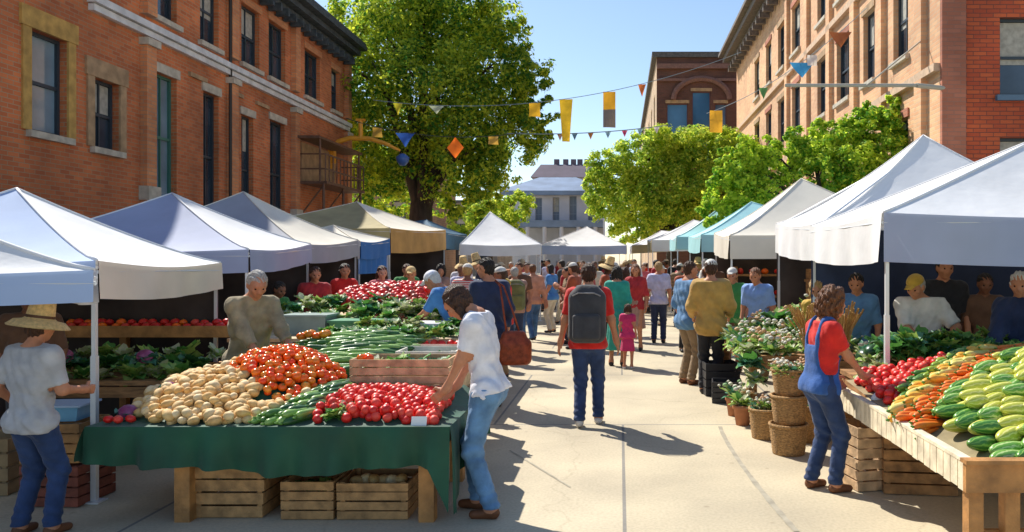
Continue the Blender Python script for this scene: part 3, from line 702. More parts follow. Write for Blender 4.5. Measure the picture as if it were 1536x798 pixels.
mb = MB(); mb.box((MX0+9.6, MY0-.1, MZ-.8), (19.2, .5, .35)); mb.box((MX0+9.6, MY0-.1, MZ-1.8), (19.2, .3, .2)); mb.build('cornice', mat('brown_trim', (.20,.10,.075), .8, var=.2), mbd)
mb = MB()
n = 14; cxa, cza, ra = XP(1052,60), ZP(150,60), 2.1
mb.tube([(cxa-ra*math.cos(PI*i/n), MY0-.15, cza+ra*.75*math.sin(PI*i/n)) for i in range(n+1)], .22, 6); mb.build('arch', _m['brown_trim'], mbd)

# far pale building
fb = empty('civic_building', (0,0,0)); tag(fb, 'pale grey building with blue hipped roof closing the far end of the street', 'building')
FD = 110.0; fx0, fx1 = XP(760,FD), XP(905,FD)
pale = mat('pale_stucco_haze', (.52,.54,.60), .9, var=.08, vscale=.5); blueroof = mat('blue_roof', (.17,.24,.36), .7, var=.15, vscale=.6, bump=.2)  # distance haze put into the wall's pale tone
fr = [(XP(a,FD), XP(c,FD), ZP(334,FD), ZP(t,FD)) for a, c, t in ((803,813,297),(829,839,296),(854,865,294),(781,789,300),(882,890,296))]
mb = MB(); wall_holes(mb, 'x', FD, fx0, fx1, 0, ZP(287,FD), fr, .5, -1)
for xx, sg in ((fx0, 1), (fx1, -1)): mb.add([(xx,FD,0),(xx,FD+14,0),(xx,FD+14,ZP(287,FD)),(xx,FD,ZP(287,FD))], [(0,1,2,3) if sg < 0 else (3,2,1,0)])
mb.build('wall', pale, fb)
for r in fr: window(fb, 'x', FD, -1, *r, mat('far_frame_haze', (.26,.30,.36), .6), mat('far_glass_haze', (.14,.18,.24), .3), bars=(1,2), sill=None, dep=.35)  # frames and glass lightened to carry distance haze in their colour
ez = ZP(287,FD); rz_ = ZP(268,FD)
mb = MB(); mb.add([(fx0-1,FD-1.2,ez),(fx1+1,FD-1.2,ez),(fx1+1,FD+15,ez),(fx0-1,FD+15,ez),(fx0+4,FD+5,rz_+.7),(fx1-4,FD+5,rz_+.7),(fx1-4,FD+9,rz_+.7),(fx0+4,FD+9,rz_+.7)], [(3,2,1,0),(0,1,5,4),(1,2,6,5),(2,3,7,6),(3,0,4,7),(4,5,6,7)]); mb.build('roof', blueroof, fb)
mb = MB(); mb.box(((fx0+fx1)/2, FD-.8, ez-.3), (fx1-fx0+1.6, .9, .55)); mb.build('eaves', blueroof, fb)
mb = MB(); mb.box(((fx0+fx1)/2, FD-1.8, ZP(337,FD)), (fx1-fx0, 3.4, .9)); mb.build('porch_roof', blueroof, fb)
for i in range(6):
    x = fx0+1+(fx1-fx0-2)*i/5; c = MB(); c.tube([(x, FD-3.2, 0), (x, FD-3.2, ZP(340,FD))], .28, 10); c.build('column', pale, fb)
ft = empty('terrace_block', (0,0,0)); tag(ft, 'dark purple grey roofline with chimneys beyond the pale far building', 'building')
FT = 150.0; tx0, tx1 = XP(800,FT), XP(905,FT); pm = mat('purple_slate', (.13,.10,.13), .85, var=.2, vscale=.3)
mb = MB(); mb.box(((tx0+tx1)/2, FT+5, ZP(266,FT)/2), (tx1-tx0, 10, ZP(266,FT))); mb.build('wall', mat('mauve_render', (.30,.27,.31), .9, var=.1, vscale=.3), ft)
mb = MB(); z0, z1 = ZP(266,FT), ZP(243,FT); mb.add([(tx0-.5,FT-.5,z0),(tx1+.5,FT-.5,z0),(tx1+.5,FT+10.5,z0),(tx0-.5,FT+10.5,z0),(tx0+1,FT+4,z1),(tx1-1,FT+4,z1),(tx1-1,FT+6,z1),(tx0+1,FT+6,z1)], [(3,2,1,0),(0,1,5,4),(1,2,6,5),(2,3,7,6),(3,0,4,7),(4,5,6,7)]); mb.build('roof', pm, ft)
for px in (832, 846, 858, 868, 879): mb = MB(); mb.box((XP(px,FT), FT+5, z1+.3), (1.0, 1.0, 1.6)); mb.build('chimney', pm, ft)
# low brick house right of the far building, seen between trees and stalls: long low shops left and right at the back
for (x0, x1, yy, zz, col, lab) in ((-24, -15.2, 62, 9, (.30,.17,.11), 'plain brown brick block behind the big green tree'), (-22, -13.5, 88, 8, (.40,.36,.32), 'grey rendered block far behind the big green tree')):
    o = empty('brick_building', (0,0,0)); tag(o, lab, 'building'); rs = [(x0+1.5+2.4*i, x0+2.6+2.4*i, z, z+1.7) for i in range(3) for z in (1.2, 4.6)]
    m_ = brick_mat('brick_'+lab.split()[1]+'_block', col, tuple(c*.8 for c in col), (.3,.25,.2), 1)
    mb = MB(); wall_holes(mb, 'x', yy, x0, x1, 0, zz, rs, .3, -1); mb.add([(x1,yy,0),(x1,yy+12,0),(x1,yy+12,zz),(x1,yy,zz)], [(0,1,2,3)]); mb.build('wall', m_, o)
    for r in rs: window(o, 'x', yy, -1, *r, frame_dark, glass, bars=(0,1))
    mb = MB(); mb.box(((x0+x1)/2, yy+6, zz+.15), (x1-x0+.5, 12.5, .3)); mb.build('roof', roofm, o)

# ------------------------------------------------------------------ trees
def leafmat(name, c1, c2, tr=.35, vs=.9):  # leaves let light through
    return mat(name, c1, .6, vscale=vs, trans=tr, color2=c2, island=True, spec=.25)
def leaves(center, lobes, n, size, seed=1, fill=.55):
    rg = np.random.RandomState(seed); vol = np.array([l[3]*l[4]*l[5] for l in lobes])**.67; cnt = rg.multinomial(n, vol/vol.sum()); Ps = []; Nn = []
    for l, c in zip(lobes, cnt):
        u = rg.normal(size=(c,3)); u /= np.linalg.norm(u, axis=1)[:,None]
        # clumpy: cluster leaves round sub-centres
        k = max(6, c//55); sub = rg.normal(size=(k,3)); sub /= np.linalg.norm(sub, axis=1)[:,None]; sub *= (fill+(1.03-fill)*rg.rand(k,1)**.6)
        pick = rg.randint(0, k, c); sz = .17+.14*rg.rand(k)
        p = sub[pick]+u*sz[pick][:,None]*rg.rand(c,1)**.45
        Ps.append(p*np.array(l[3:6])+np.array(l[:3])); nn = p/np.linalg.norm(p, axis=1)[:,None]*.5+u*.6+rg.normal(size=(c,3))*.45+np.array([0,0,.35]); Nn.append(nn)
    Pp = np.concatenate(Ps); Nn = np.concatenate(Nn); Nn /= np.linalg.norm(Nn, axis=1)[:,None]
    a = np.cross(Nn, rg.normal(size=Nn.shape)); a /= np.linalg.norm(a, axis=1)[:,None]; b_ = np.cross(Nn, a)
    s = size*(.6+.8*rg.rand(len(Pp),1))
    V = np.stack([Pp-a*s, Pp-b_*s*.55+Nn*s*.15, Pp+a*s, Pp+b_*s*.55+Nn*s*.15], 1).reshape(-1,3)
    return V, np.arange(len(V)).reshape(-1,4)
bark = mat('bark', (.055,.038,.028), .95, var=.4, vscale=6, bump=.8, bscale=15, stretch=(1,1,.3))
def tree(label, base, lobes, n, size, lm, trunk_r, fork_z, seed, extra=None, group=None):
    root = empty('tree', base); tag(root, label, 'tree', group)
    V, Q = leaves(base, lobes, n, size, seed); npmesh('crown', V, Q, lm, root)
    rg = random.Random(seed); mb = MB()
    mb.tube([(0,0,-.05), (.05*trunk_r,0,fork_z*.35), (-.1*trunk_r,.05,fork_z*.7), (0,0,fork_z), (.1,0,fork_z+.9)], [trunk_r*1.35, trunk_r*1.05, trunk_r*.95, trunk_r*.85, trunk_r*.5], 12)
    tgt = sorted(lobes, key=lambda l: -l[3]*l[4]*l[5])[:11]
    for l in tgt:
        s = Vector((0,0,fork_z*(.75+.3*rg.random()))); e = Vector((l[0], l[1], l[2]+l[5]*.25)); m1_ = s.lerp(e, .35)+Vector((0,0,.25*(e-s).length*.4)); m2_ = s.lerp(e, .7)+Vector((rg.uniform(-.3,.3), rg.uniform(-.3,.3), .15*(e-s).length))
        mb.tube([s, m1_, m2_, e], [trunk_r*.5, trunk_r*.36, trunk_r*.2, trunk_r*.06], 8)
        for k in range(4):
            q = m2_.lerp(e, rg.random()*.7); t = Vector((l[0]+rg.uniform(-1,1)*l[3]*.8, l[1]+rg.uniform(-1,1)*l[4]*.8, l[2]+rg.uniform(-.4,1)*l[5]*.8)); mb.tube([q, q.lerp(t,.5)+Vector((0,0,.15)), t], [trunk_r*.13, trunk_r*.08, trunk_r*.02], 5)
    mb.build('trunk', bark, root, True)
    return root
lm1 = leafmat('leaves_deep_green', (.075,.23,.03), (.66,.72,.06), .66, .5)
lm2 = leafmat('leaves_yellow_green', (.22,.40,.04), (.78,.84,.11), .66, .6)
lm3 = leafmat('leaves_fresh_green', (.13,.36,.035), (.72,.84,.08), .66, .7)
def lobe_px(px, py, d, rx, rz, base, ry=None):
    p = P(px, py, d); return (p.x-base[0], p.y-base[1], p.z, rx, ry or rx, rz)
TB = (XP(632,38), 38, 0)
lob = []
for (px, py, rx, rz, dy) in ((600,60,2.6,2.1,0),(680,55,2.6,2.2,1),(740,110,2.2,1.8,0),(770,200,1.7,1.5,0),(560,130,2.2,2.0,-1),(640,150,3.0,2.3,-1.5),(700,180,2.6,2.2,0),(560,220,2.0,1.8,0),(620,235,2.4,1.7,1.5),(690,250,2.2,1.6,-1),(735,262,1.4,1.0,0),(555,285,1.4,1.1,-.5),(700,305,1.2,.8,0),(590,5,1.8,1.6,0),(690,5,2.0,1.5,0),(640,-30,2.2,1.6,0),(760,130,1.4,1.3,2),(640,60,2.8,2.4,3),(720,230,2,1.8,3),(580,200,2,2,3),(800,205,.8,.55,0),(530,250,1.5,1.5,0),(525,160,1.4,1.6,1),(520,310,1.3,1.1,2),(600,300,1.6,1.1,3),(815,190,.6,.5,1),(640,310,1.3,.7,4),(520,60,1.3,1.5,1),(770,60,.9,1.0,0),(790,110,1.2,1.1,-1),(805,170,1.0,.9,-1),(500,200,1.2,1.5,-.5),(505,110,1.1,1.4,1),(745,40,1.5,1.3,0),(540,20,1.5,1.4,2),(815,215,.7,.5,0),(795,150,.8,.7,0)):
    l = lobe_px(px, py, 38+dy, rx, rz, TB, rx*1.1); lob.append((l[0], l[1]+0, l[2], *l[3:]))
tree('large dark green shade tree rising behind the left stalls beside the brick building', TB, lob, 105000, .10, lm1, .62, 4.3, 3)
TB = (XP(1010,46), 46, 0)
lob = [lobe_px(px, py, 46+dy, rx, rz, TB) for (px, py, rx, rz, dy) in ((930,265,1.6,1.4,0),(965,240,1.7,1.6,0),(1010,235,1.9,1.5,1),(1060,235,1.8,1.5,0),(1105,240,1.6,1.4,0),(920,305,1.4,1.3,0),(960,300,1.9,1.6,-.8),(1010,295,2.0,1.7,-1),(1065,295,2.0,1.7,-1),(1115,290,1.5,1.5,0),(950,345,1.3,.9,0),(1000,335,1.8,1.1,0),(1040,215,1.5,1.0,0),(985,215,1.4,1.0,0),(1140,250,1.6,1.5,0),(1160,300,1.6,1.5,0),(905,250,1.1,1.0,0),(900,285,1.1,1.2,0),(1095,215,1.2,.9,0),(1180,235,1.4,1.2,0))]
tree('rounded yellow green tree at the far end of the right stalls', TB, lob, 75000, .10, lm2, .4, 2.9, 5)
TB = (XP(1240,23), 23, 0)
lob = [lobe_px(px, py, 23+dy, rx, rz, TB) for (px, py, rx, rz, dy) in ((1355,185,.62,.55,0),(1310,195,.75,.62,-.3),(1265,212,.8,.62,0),(1215,228,.8,.62,.2),(1170,245,.7,.6,0),(1130,255,.55,.55,0),(1330,230,.8,.65,-.5),(1280,250,.95,.75,-.4),(1225,270,.95,.75,-.3),(1165,290,.9,.7,0),(1380,190,.35,.33,0),(1120,300,.6,.6,0),(1345,165,.35,.3,0),(1375,215,.6,.6,0),(1398,185,.4,.4,0),(1400,225,.55,.5,0),(1350,150,.35,.25,0),(1400,160,.25,.22,0),(1120,270,.6,.6,0),(1240,205,.6,.5,0),(1190,215,.5,.45,0),(1300,175,.5,.4,0),(1150,225,.5,.4,0),(1095,245,.55,.5,0),(1085,290,.6,.6,0),(1112,222,.5,.4,0),(1070,320,.5,.4,0))]
tree('bright green leafy tree leaning over the white canopies before the peach building', TB, lob, 52000, .06, lm3, .2, 2.6, 8)
TB = (XP(735,62), 62, 0)
lob = [lobe_px(px, py, 62, rx, rz, TB) for (px, py, rx, rz) in ((705,330,1.6,1.3),(735,318,1.9,1.5),(770,310,1.6,1.4),(745,345,2.0,1.3))]
tree('small pale green tree between the far white canopy and the grey building', TB, lob, 9000, .14, lm2, .25, 2.2, 12)

# ------------------------------------------------------------------ tents
def tent(label, nr, nl, fr_, fl, apex, canv, val=.28, sidec=None, backwall=None, rvm=None, fvm=None, poles=(1,1,1,1), group='peaked market canopies along the street', pexp=1.25, sidewalls=(), r=.018, wave=.012):
    """corners (x,y,zeave): near-right, near-left, far-right, far-left in plan"""
    root = empty('market_canopy', ((nr[0]+fl[0])/2, (nr[1]+fl[1])/2, 0)); tag(root, label, 'canopy', group)
    o = root.location
    cs = [Vector(nl), Vector(nr), Vector(fr_), Vector(fl)]; ap = Vector(apex)
    mb = MB()
    for k in range(4):
        a, b_ = cs[k], cs[(k+1) % 4]; nu, nv = 16, 12
        def fn(u, v, a=a, b_=b_):
            e = a.lerp(b_, u); e = e.copy(); e.z -= .045*math.sin(PI*u)*(1-v); p = e.lerp(ap, v); p.z = e.z+(ap.z-e.z)*(v**pexp)-.035*math.sin(PI*v)*abs(math.sin(PI*u))*1.2; return p-o
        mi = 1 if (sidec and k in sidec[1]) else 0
        mb.grid(fn, nu, nv, mi)
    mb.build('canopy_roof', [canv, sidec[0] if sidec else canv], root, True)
    # valance panels
    for k in range(4):
        a, b_ = cs[k], cs[(k+1) % 4]; n = (b_-a).cross(Vector((0,0,1))).normalized()
        def fn(u, v, a=a, b_=b_, n=n, sg=0):
            p = a.lerp(b_, u).copy(); p.z -= .045*math.sin(PI*u)+val*v; p += n*(.012+wave*math.sin(u*24+k)*v+.02*math.sin(u*7)*v); return p-o
        mb = MB(); mb.grid(fn, 28, 3); m_ = canv
        if fvm and k == 0: m_ = fvm
        if rvm and k in (1, 3): m_ = rvm
        mb.build('valance', m_, root, True)
    for i, c in enumerate(cs):
        if not poles[i]: continue
        mb = MB(); q = c-o; ins = (ap-c); ins.z = 0; ins = ins.normalized()*.045; x, y = q.x+ins.x, q.y+ins.y
        mb.box((x, y, (q.z)*.30+.01), (r*2.1, r*2.1, q.z*.6)); mb.box((x, y, q.z*.79), (r*1.6, r*1.6, q.z*.42)); mb.box((x, y, .008), (.12, .12, .012)); mb.build('pole', metal, root)
    mb = MB()
    for c in cs:
        mb.tube([(lambda p: Vector((p.x, p.y, c.z+(ap.z-c.z)*((i/12)**pexp)+.004))-o)(c.lerp(ap, i/12)) for i in range(13)], .011, 6)
    mb.build('ridge_seam', canv, root, True)
    mb = MB()
    for c in cs: mb.tube([c-o-Vector((0,0,.05)), ap-o-Vector((0,0,.16))], .014, 6)
    for k in range(4): mb.tube([cs[k]-o-Vector((0,0,.08)), cs[(k+1) % 4]-o-Vector((0,0,.08))], .014, 6)
    mb.build('frame', metal, root)
    for (k, m_, z0) in sidewalls:
        a, b_ = cs[k], cs[(k+1) % 4]; n = (b_-a).cross(Vector((0,0,1))).normalized()
        def fn(u, v, a=a, b_=b_, n=n):
            p = a.lerp(b_, u).copy(); top = p.z-.06; p.z = top+(z0-top)*v; p += n*(-.03+.03*math.sin(u*38)*(.3+.7*v)); return p-o
        mb = MB(); mb.grid(fn, 60, 6); mb.build('side_wall', m_, root, True)  # dark ones added for the gloom inside; royal blue is real cloth
    return root
# k: 0 = front(near), 1 = right, 2 = back, 3 = left
e = 1.72
tent('nearest left white canopy, its roof corner cropped by the left picture edge', (XP(142,4.75), 4.75, ZP(405,4.75)), (-6.6, 4.55, 1.66), (-3.85, 5.5, 1.68), (-6.8, 5.6, 1.68), (XP(-160,5.2), 5.2, 2.13), canvas_white, val=.19, fvm=canvas_blue_and_shade, poles=(0,0,0,0), sidewalls=())
tent('left white canopy with front slope coloured as blue shade over the green clothed table', (XP(145,5.65), 5.65, ZP(391,5.65)), (-6.6, 5.9, 1.72), (XP(331,8.3), 8.3, ZP(394,8.3)), (-7.2, 8.6, 1.72), (XP(25,7.1), 7.1, ZP(283,7.1)), canvas_white, val=.27, sidec=(canvas_blue_and_shade, (0,)), fvm=canvas_blue_and_shade, rvm=canvas_cream, sidewalls=((2, shade_wall_dark, .02),))
tent('second left canopy with front slope coloured as lavender shade and white street side', (XP(373,9.3), 9.3, ZP(374,9.3)), (-7.6, 9.3, 1.86), (XP(466,12.0), 12.0, ZP(366,12.0)), (-8.2, 12.0, 1.95), (XP(258,10.8), 10.8, ZP(290,10.8)), canvas_white, val=.27, sidec=(canvas_shade_lav, (0,)), fvm=canvas_shade_lav, rvm=canvas_shade_lav, sidewalls=((2, shade_wall_dark, .02),))
tent('third left grey canopy with a cream ridge strip', (XP(455,12.4), 12.4, ZP(366,12.4)), (-8.4, 12.4, 2.0), (XP(537,15.0), 15.0, ZP(360,15.0)), (-8.8, 15.0, 2.05), (XP(365,13.8), 13.8, ZP(288,13.8)), canvas_cream, val=.30, sidec=(canvas_grey, (0,)), fvm=canvas_grey, rvm=canvas_grey, sidewalls=((2, shade_wall_dark, .02),))
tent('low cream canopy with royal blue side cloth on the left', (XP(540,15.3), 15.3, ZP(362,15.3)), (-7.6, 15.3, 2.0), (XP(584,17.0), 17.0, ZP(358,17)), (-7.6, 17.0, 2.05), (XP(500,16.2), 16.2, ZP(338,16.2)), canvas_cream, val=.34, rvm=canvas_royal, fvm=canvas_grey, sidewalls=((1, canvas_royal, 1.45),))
tent('olive tan canopy with ochre side flap before the big tree', (XP(585,17.6), 17.6, ZP(342,17.6)), (-8.5, 17.6, 2.5), (XP(668,22.5), 22.5, ZP(345,22.5)), (-8.8, 22.5, 2.5), (XP(535,19.8), 19.8, ZP(303,19.8)), canvas_cream, val=.55, sidec=(canvas_tan, (0,)), rvm=canvas_ochre, fvm=canvas_tan, sidewalls=((2, shade_wall_dark, .02),))
tent('dark blue canopy beyond the olive one on the left', (XP(655,23.5), 23.5, ZP(345,23.5)), (-8.6, 23.5, 2.6), (XP(700,27), 27.0, ZP(352,27)), (-8.6, 27.0, 2.6), (XP(640,25), 25.0, ZP(330,25)), mat('canvas_petrol', (.04,.12,.20), .8, var=.1, trans=.05), val=.5)
tent('far white peaked canopy left of the street centre', (XP(812,22.5), 22.5, ZP(366,22.5)), (XP(690,22.5), 22.5, ZP(366,22.5)), (XP(806,25.5), 25.5, ZP(368,25.5)), (XP(700,25.5), 25.5, ZP(368,25.5)), (XP(735,24), 24, ZP(318,24)), canvas_white, val=.3, pexp=1.1)
tent('far white canopy with pale blue valance closing the street centre', (XP(940,39), 39, ZP(368,39)), (XP(806,39), 39, ZP(368,39)), (XP(930,43), 43, ZP(368,43)), (XP(815,43), 43, ZP(368,43)), (XP(880,41), 41, ZP(340,41)), canvas_white, val=.42, fvm=canvas_blue_and_shade, pexp=1.1)
# right row
tent('nearest right white canopy with front valance coloured as grey shade', (5.6, 6.5, 2.1), (XP(1325,6.5), 6.5, ZP(319,6.5)), (5.9, 9.4, 2.15), (XP(1325,6.5)+.1, 9.4, 2.12), (XP(1562,7.9), 7.9, ZP(205,7.9)), canvas_white, val=.40, fvm=canvas_shade_lav, sidewalls=((2, shade_wall_navy, .02), (1, shade_wall_navy, .02)), wave=.02, pexp=1.05)
tent('tall peaked white canopy with right slope coloured as blue shade on the right', (6.0, 9.9, 2.35), (XP(1224,9.9), 9.9, ZP(335,9.9)), (6.2, 12.8, 2.4), (XP(1180,12.0), 12.8, 2.3), (XP(1385,11.3), 11.3, ZP(203,11.3)), canvas_white, val=.46, sidec=(canvas_blue_and_shade, (1,)), sidewalls=((2, shade_wall_dark, .02), (1, shade_wall_navy, .02)), pexp=1.35, wave=.02)
tent('cream peaked canopy behind the tall white one on the right', (5.6, 14.2, 2.3), (XP(1095,14.2)+.0, 14.2, ZP(353,14.2)), (5.6, 17.4, 2.35), (XP(1075,17), 17.4, 2.3), (XP(1202,15.8), 15.8, ZP(268,15.8)), canvas_cream, val=.42, sidewalls=((2, shade_wall_dark, .02), (1, shade_wall_dark, .02)), wave=.02)
tent('pale teal canopy on the right below the trees', (6.0, 18.6, 2.4), (XP(1052,18.6), 18.6, ZP(352,18.6)), (6.0, 21.4, 2.4), (XP(1035,21), 21.4, 2.35), (XP(1127,20), 20.0, ZP(303,20)), canvas_teal, val=.4, sidewalls=((2, shade_wall_dark, .02),))
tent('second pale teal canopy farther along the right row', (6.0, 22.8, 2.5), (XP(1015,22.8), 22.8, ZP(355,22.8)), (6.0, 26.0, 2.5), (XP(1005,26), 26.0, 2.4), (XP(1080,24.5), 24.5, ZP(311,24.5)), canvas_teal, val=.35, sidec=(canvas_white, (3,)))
tent('small white canopy under the yellow green tree on the right', (5.4, 27.5, 2.6), (XP(978,27.5), 27.5, ZP(360,27.5)), (5.4, 31.5, 2.6), (XP(972,31), 31.5, 2.5), (XP(1040,29.5), 29.5, ZP(330,29.5)), canvas_white, val=.4, rvm=canvas_tan)
tent('last white canopy at the far end of the right row', (5.0, 33.5, 2.7), (XP(948,33.5), 33.5, ZP(368,33.5)), (5.0, 37.5, 2.7), (XP(944,37), 37.5, 2.4), (XP(992,35.5), 35.5, ZP(346,35.5)), canvas_white, val=.35, fvm=canvas_tan)

# ------------------------------------------------------------------ produce prototypes (shared meshes)
def ico(r, sub=2, sc=(1,1,1), noise=0.0, seed=0, bend=0.0):
    import bmesh
    bm = bmesh.new(); bmesh.ops.create_icosphere(bm, subdivisions=sub, radius=1)
    rg = random.Random(seed); ph = [rg.uniform(0, 6) for _ in range(6)]
    vs = []
    for v in bm.verts:
        p = v.co; k = 1+noise*(math.sin(p.x*2.3+ph[0])+math.sin(p.y*2.9+ph[1])+math.sin(p.z*2.1+ph[2]))/2
        q = Vector((p.x*sc[0], p.y*sc[1], p.z*sc[2]))*r*k; q.z += bend*r*(p.x**2); q.y += bend*.6*r*p.x**2; vs.append(q)
    fs = [tuple(v.index for v in f.verts) for f in bm.faces]; bm.free(); return vs, fs
def sph(name, r, mats, sub=2, sc=(1,1,1), noise=.0, seed=0, bend=0, extra=None):
    mb = MB(); v, f = ico(r, sub, sc, noise, seed, bend); mb.add(v, f, 0)
    if extra: extra(mb)
    me = mb.mesh(name)
    for m in mats: me.materials.append(m)
    me.polygons.foreach_set('use_smooth', [True]*len(me.polygons)); return me
def veg(n, c, c2=None, rough=.35, vs=20, bm=.1, tr=0):
    return mat(n, c, rough, color2=c2 or tuple(x*.6 for x in c), vscale=vs, bump=bm, bscale=60, trans=tr)
green_stem = veg('green_stem', (.06,.20,.03), (.14,.32,.05), .6)
def calyx(r):
    def f(mb):
        for k in range(5):
            a = k*2*PI/5; mb.add([(0,0,r*.92),(r*.25*math.cos(a-.3),r*.25*math.sin(a-.3),r*.97),(r*.6*math.cos(a),r*.6*math.sin(a),r*.86),(r*.25*math.cos(a+.3),r*.25*math.sin(a+.3),r*.97)], [(0,1,2,3)], 1)
        mb.tube([(0,0,r*.85),(0,.01*0,r*1.12)], r*.07, 5, 1)
    return f
potm = [veg('potato_skin', (.80,.55,.24), (.52,.30,.10), .7, 14, .2), veg('potato_skin_pale', (.86,.68,.40), (.70,.47,.20), .7, 14, .2), veg('potato_skin_gold', (.62,.33,.09), (.84,.58,.24), .7, 14, .2)]
POT = [sph('potato', .037, [potm[i % 3]], 2, (1.1+.12*(i % 4),.95-.04*(i % 3),.85), .17, i) for i in range(6)]
tomm = [veg('tomato_orange', (.95,.11,.006), (.90,.22,.015), .22, 6, 0), veg('tomato_red_orange', (.90,.05,.006), (.92,.12,.01), .22, 6, 0), veg('tomato_gold', (.85,.32,.03), (.85,.20,.02), .22, 6, 0)]
TOM = [sph('orange_tomato', .033, [tomm[[0,1,0,2][i]], green_stem], 2, (1,1,.86), .03, i, extra=calyx(.029)) for i in range(4)]
redm = [veg('fruit_red', (.80,.025,.015), (.62,.012,.010), .42, 9, .1), veg('fruit_rose', (.82,.09,.055), (.72,.03,.02), .5, 12, .1), veg('fruit_crimson', (.55,.01,.010), (.75,.03,.02), .4, 9, .1)]
def tuft(r):
    def f(mb):
        for k in range(3):
            a = k*2.1; mb.add([(0,0,r*.8),(r*.25*math.cos(a),r*.25*math.sin(a),r*1.2),(r*.6*math.cos(a),r*.6*math.sin(a),r*1.7),(r*.1*math.cos(a+1.5),r*.1*math.sin(a+1.5),r*1.2)], [(0,1,2,3)], 1)
    return f
RAD = [sph('radish', .032, [redm[i % 3], green_stem], 2, (1,1,1.08), .06, i, extra=tuft(.026) if i < 2 else None) for i in range(5)]
RTOM = [sph('red_tomato', .036, [redm[i % 3], green_stem], 2, (1,1,.84), .04, i, extra=calyx(.03)) for i in range(4)]
def longveg(name, L, r, mats, seed, bend=.3, taper=.5, ribs=0, tip=None):
    rg = random.Random(seed); mb = MB(); n = 10; pts = []; rs = []
    for i in range(n+1):
        t = i/n; x = (t-.5)*L; pts.append((x, bend*L*.25*math.sin(PI*t)*rg.uniform(.95,1.05), bend*L*.06*math.sin(PI*t)))
        e_ = min(1, (t*6)**.6+.12, ((1-t)*6)**.6+.12); rs.append(r*e_*(1-(1-taper)*t))
    mb.tube(pts, rs, 10, 0)
    if tip: mb.tube([pts[0], (pts[0][0]-.018, pts[0][1], .006)], [r*.35, r*.2], 6, 1)
    me = mb.mesh(name)
    for m in mats: me.materials.append(m)
    me.polygons.foreach_set('use_smooth', [True]*len(me.polygons)); return me
cucm = [veg('cucumber_skin', (.05,.15,.03), (.13,.27,.05), .35, 20), veg('cucumber_light', (.20,.38,.07), (.30,.46,.13), .35, 20), veg('cucumber_dark', (.02,.075,.02), (.05,.15,.03), .35, 20)]
CUC = [longveg('cucumber', .22+.02*(i % 3), .026, [cucm[i % 3], green_stem], i, .25, .9, tip=1) for i in range(5)]
carm = [veg('carrot_orange', (.85,.24,.02), (.75,.15,.015), .5, 20), veg('carrot_yellow', (.85,.50,.06), (.8,.35,.03), .5, 20), veg('carrot_pale', (.78,.62,.20), (.62,.58,.12), .5, 20)]
CAR = [longveg('carrot', .27, .024, [carm[0], green_stem], i, .12, .35, tip=1) for i in range(3)]
YSQ = [longveg('yellow_squash', .28, .028, [carm[[1,2,1][i]], green_stem], 10+i, .2, .8, tip=1) for i in range(3)]
GBE = [longveg('green_pepper', .27, .026, [[veg('pepper_lime', (.35,.45,.05), (.22,.36,.04), .3, 10), cucm[1], cucm[0]][i], green_stem], 20+i, .25, .6, tip=1) for i in range(3)]
def stripem(n, a, b_, sc=26, axis=0):
    m = bpy.data.materials.new(n); m.use_nodes = True; nt = m.node_tree; N = nt.nodes; L = nt.links; p = N['Principled BSDF']; p.inputs['Roughness'].default_value = .32
    tc = N.new('ShaderNodeTexCoord'); s = N.new('ShaderNodeSeparateXYZ'); L.new(tc.outputs['Object'], s.inputs[0]); at = N.new('ShaderNodeMath'); at.operation = 'ARCTAN2'; L.new(s.outputs[1], at.inputs[0]); L.new(s.outputs[2], at.inputs[1])
    nz = N.new('ShaderNodeTexNoise'); nz.inputs['Scale'].default_value = 22; L.new(tc.outputs['Object'], nz.inputs[0])
    mu = N.new('ShaderNodeMath'); mu.operation = 'MULTIPLY_ADD'; L.new(at.outputs[0], mu.inputs[0]); mu.inputs[1].default_value = 9; ml = N.new('ShaderNodeMath'); ml.operation = 'MULTIPLY'; ml.inputs[1].default_value = 7; L.new(nz.outputs[0], ml.inputs[0]); L.new(ml.outputs[0], mu.inputs[2])
    si = N.new('ShaderNodeMath'); si.operation = 'SINE'; L.new(mu.outputs[0], si.inputs[0]); cr = N.new('ShaderNodeValToRGB'); cr.color_ramp.elements[0].position = .35; cr.color_ramp.elements[1].position = .75; cr.color_ramp.elements[0].color = tuple(a)+(1,); cr.color_ramp.elements[1].color = tuple(b_)+(1,)
    L.new(si.outputs[0], cr.inputs[0]); L.new(cr.outputs[0], p.inputs['Base Color']); return m
melm = [stripem('melon_stripes', (.06,.20,.03), (.24,.42,.08)), stripem('melon_light_stripes', (.14,.34,.05), (.48,.62,.24)), stripem('melon_dark', (.012,.05,.018), (.035,.11,.03)), stripem('melon_yellow_green', (.50,.52,.07), (.78,.74,.24))]
melm = [melm[0], melm[1], melm[2], melm[3]]
MEL = [sph('long_green_melon', .055, [[melm[0], melm[1], melm[3], melm[3]][i]], 3, (2.5,.85,.83), .04, i, bend=.12) for i in range(4)]
WAT = [sph('dark_watermelon', .10, [melm[2]], 3, (1.35,.95,.9), .02, i) for i in range(2)]
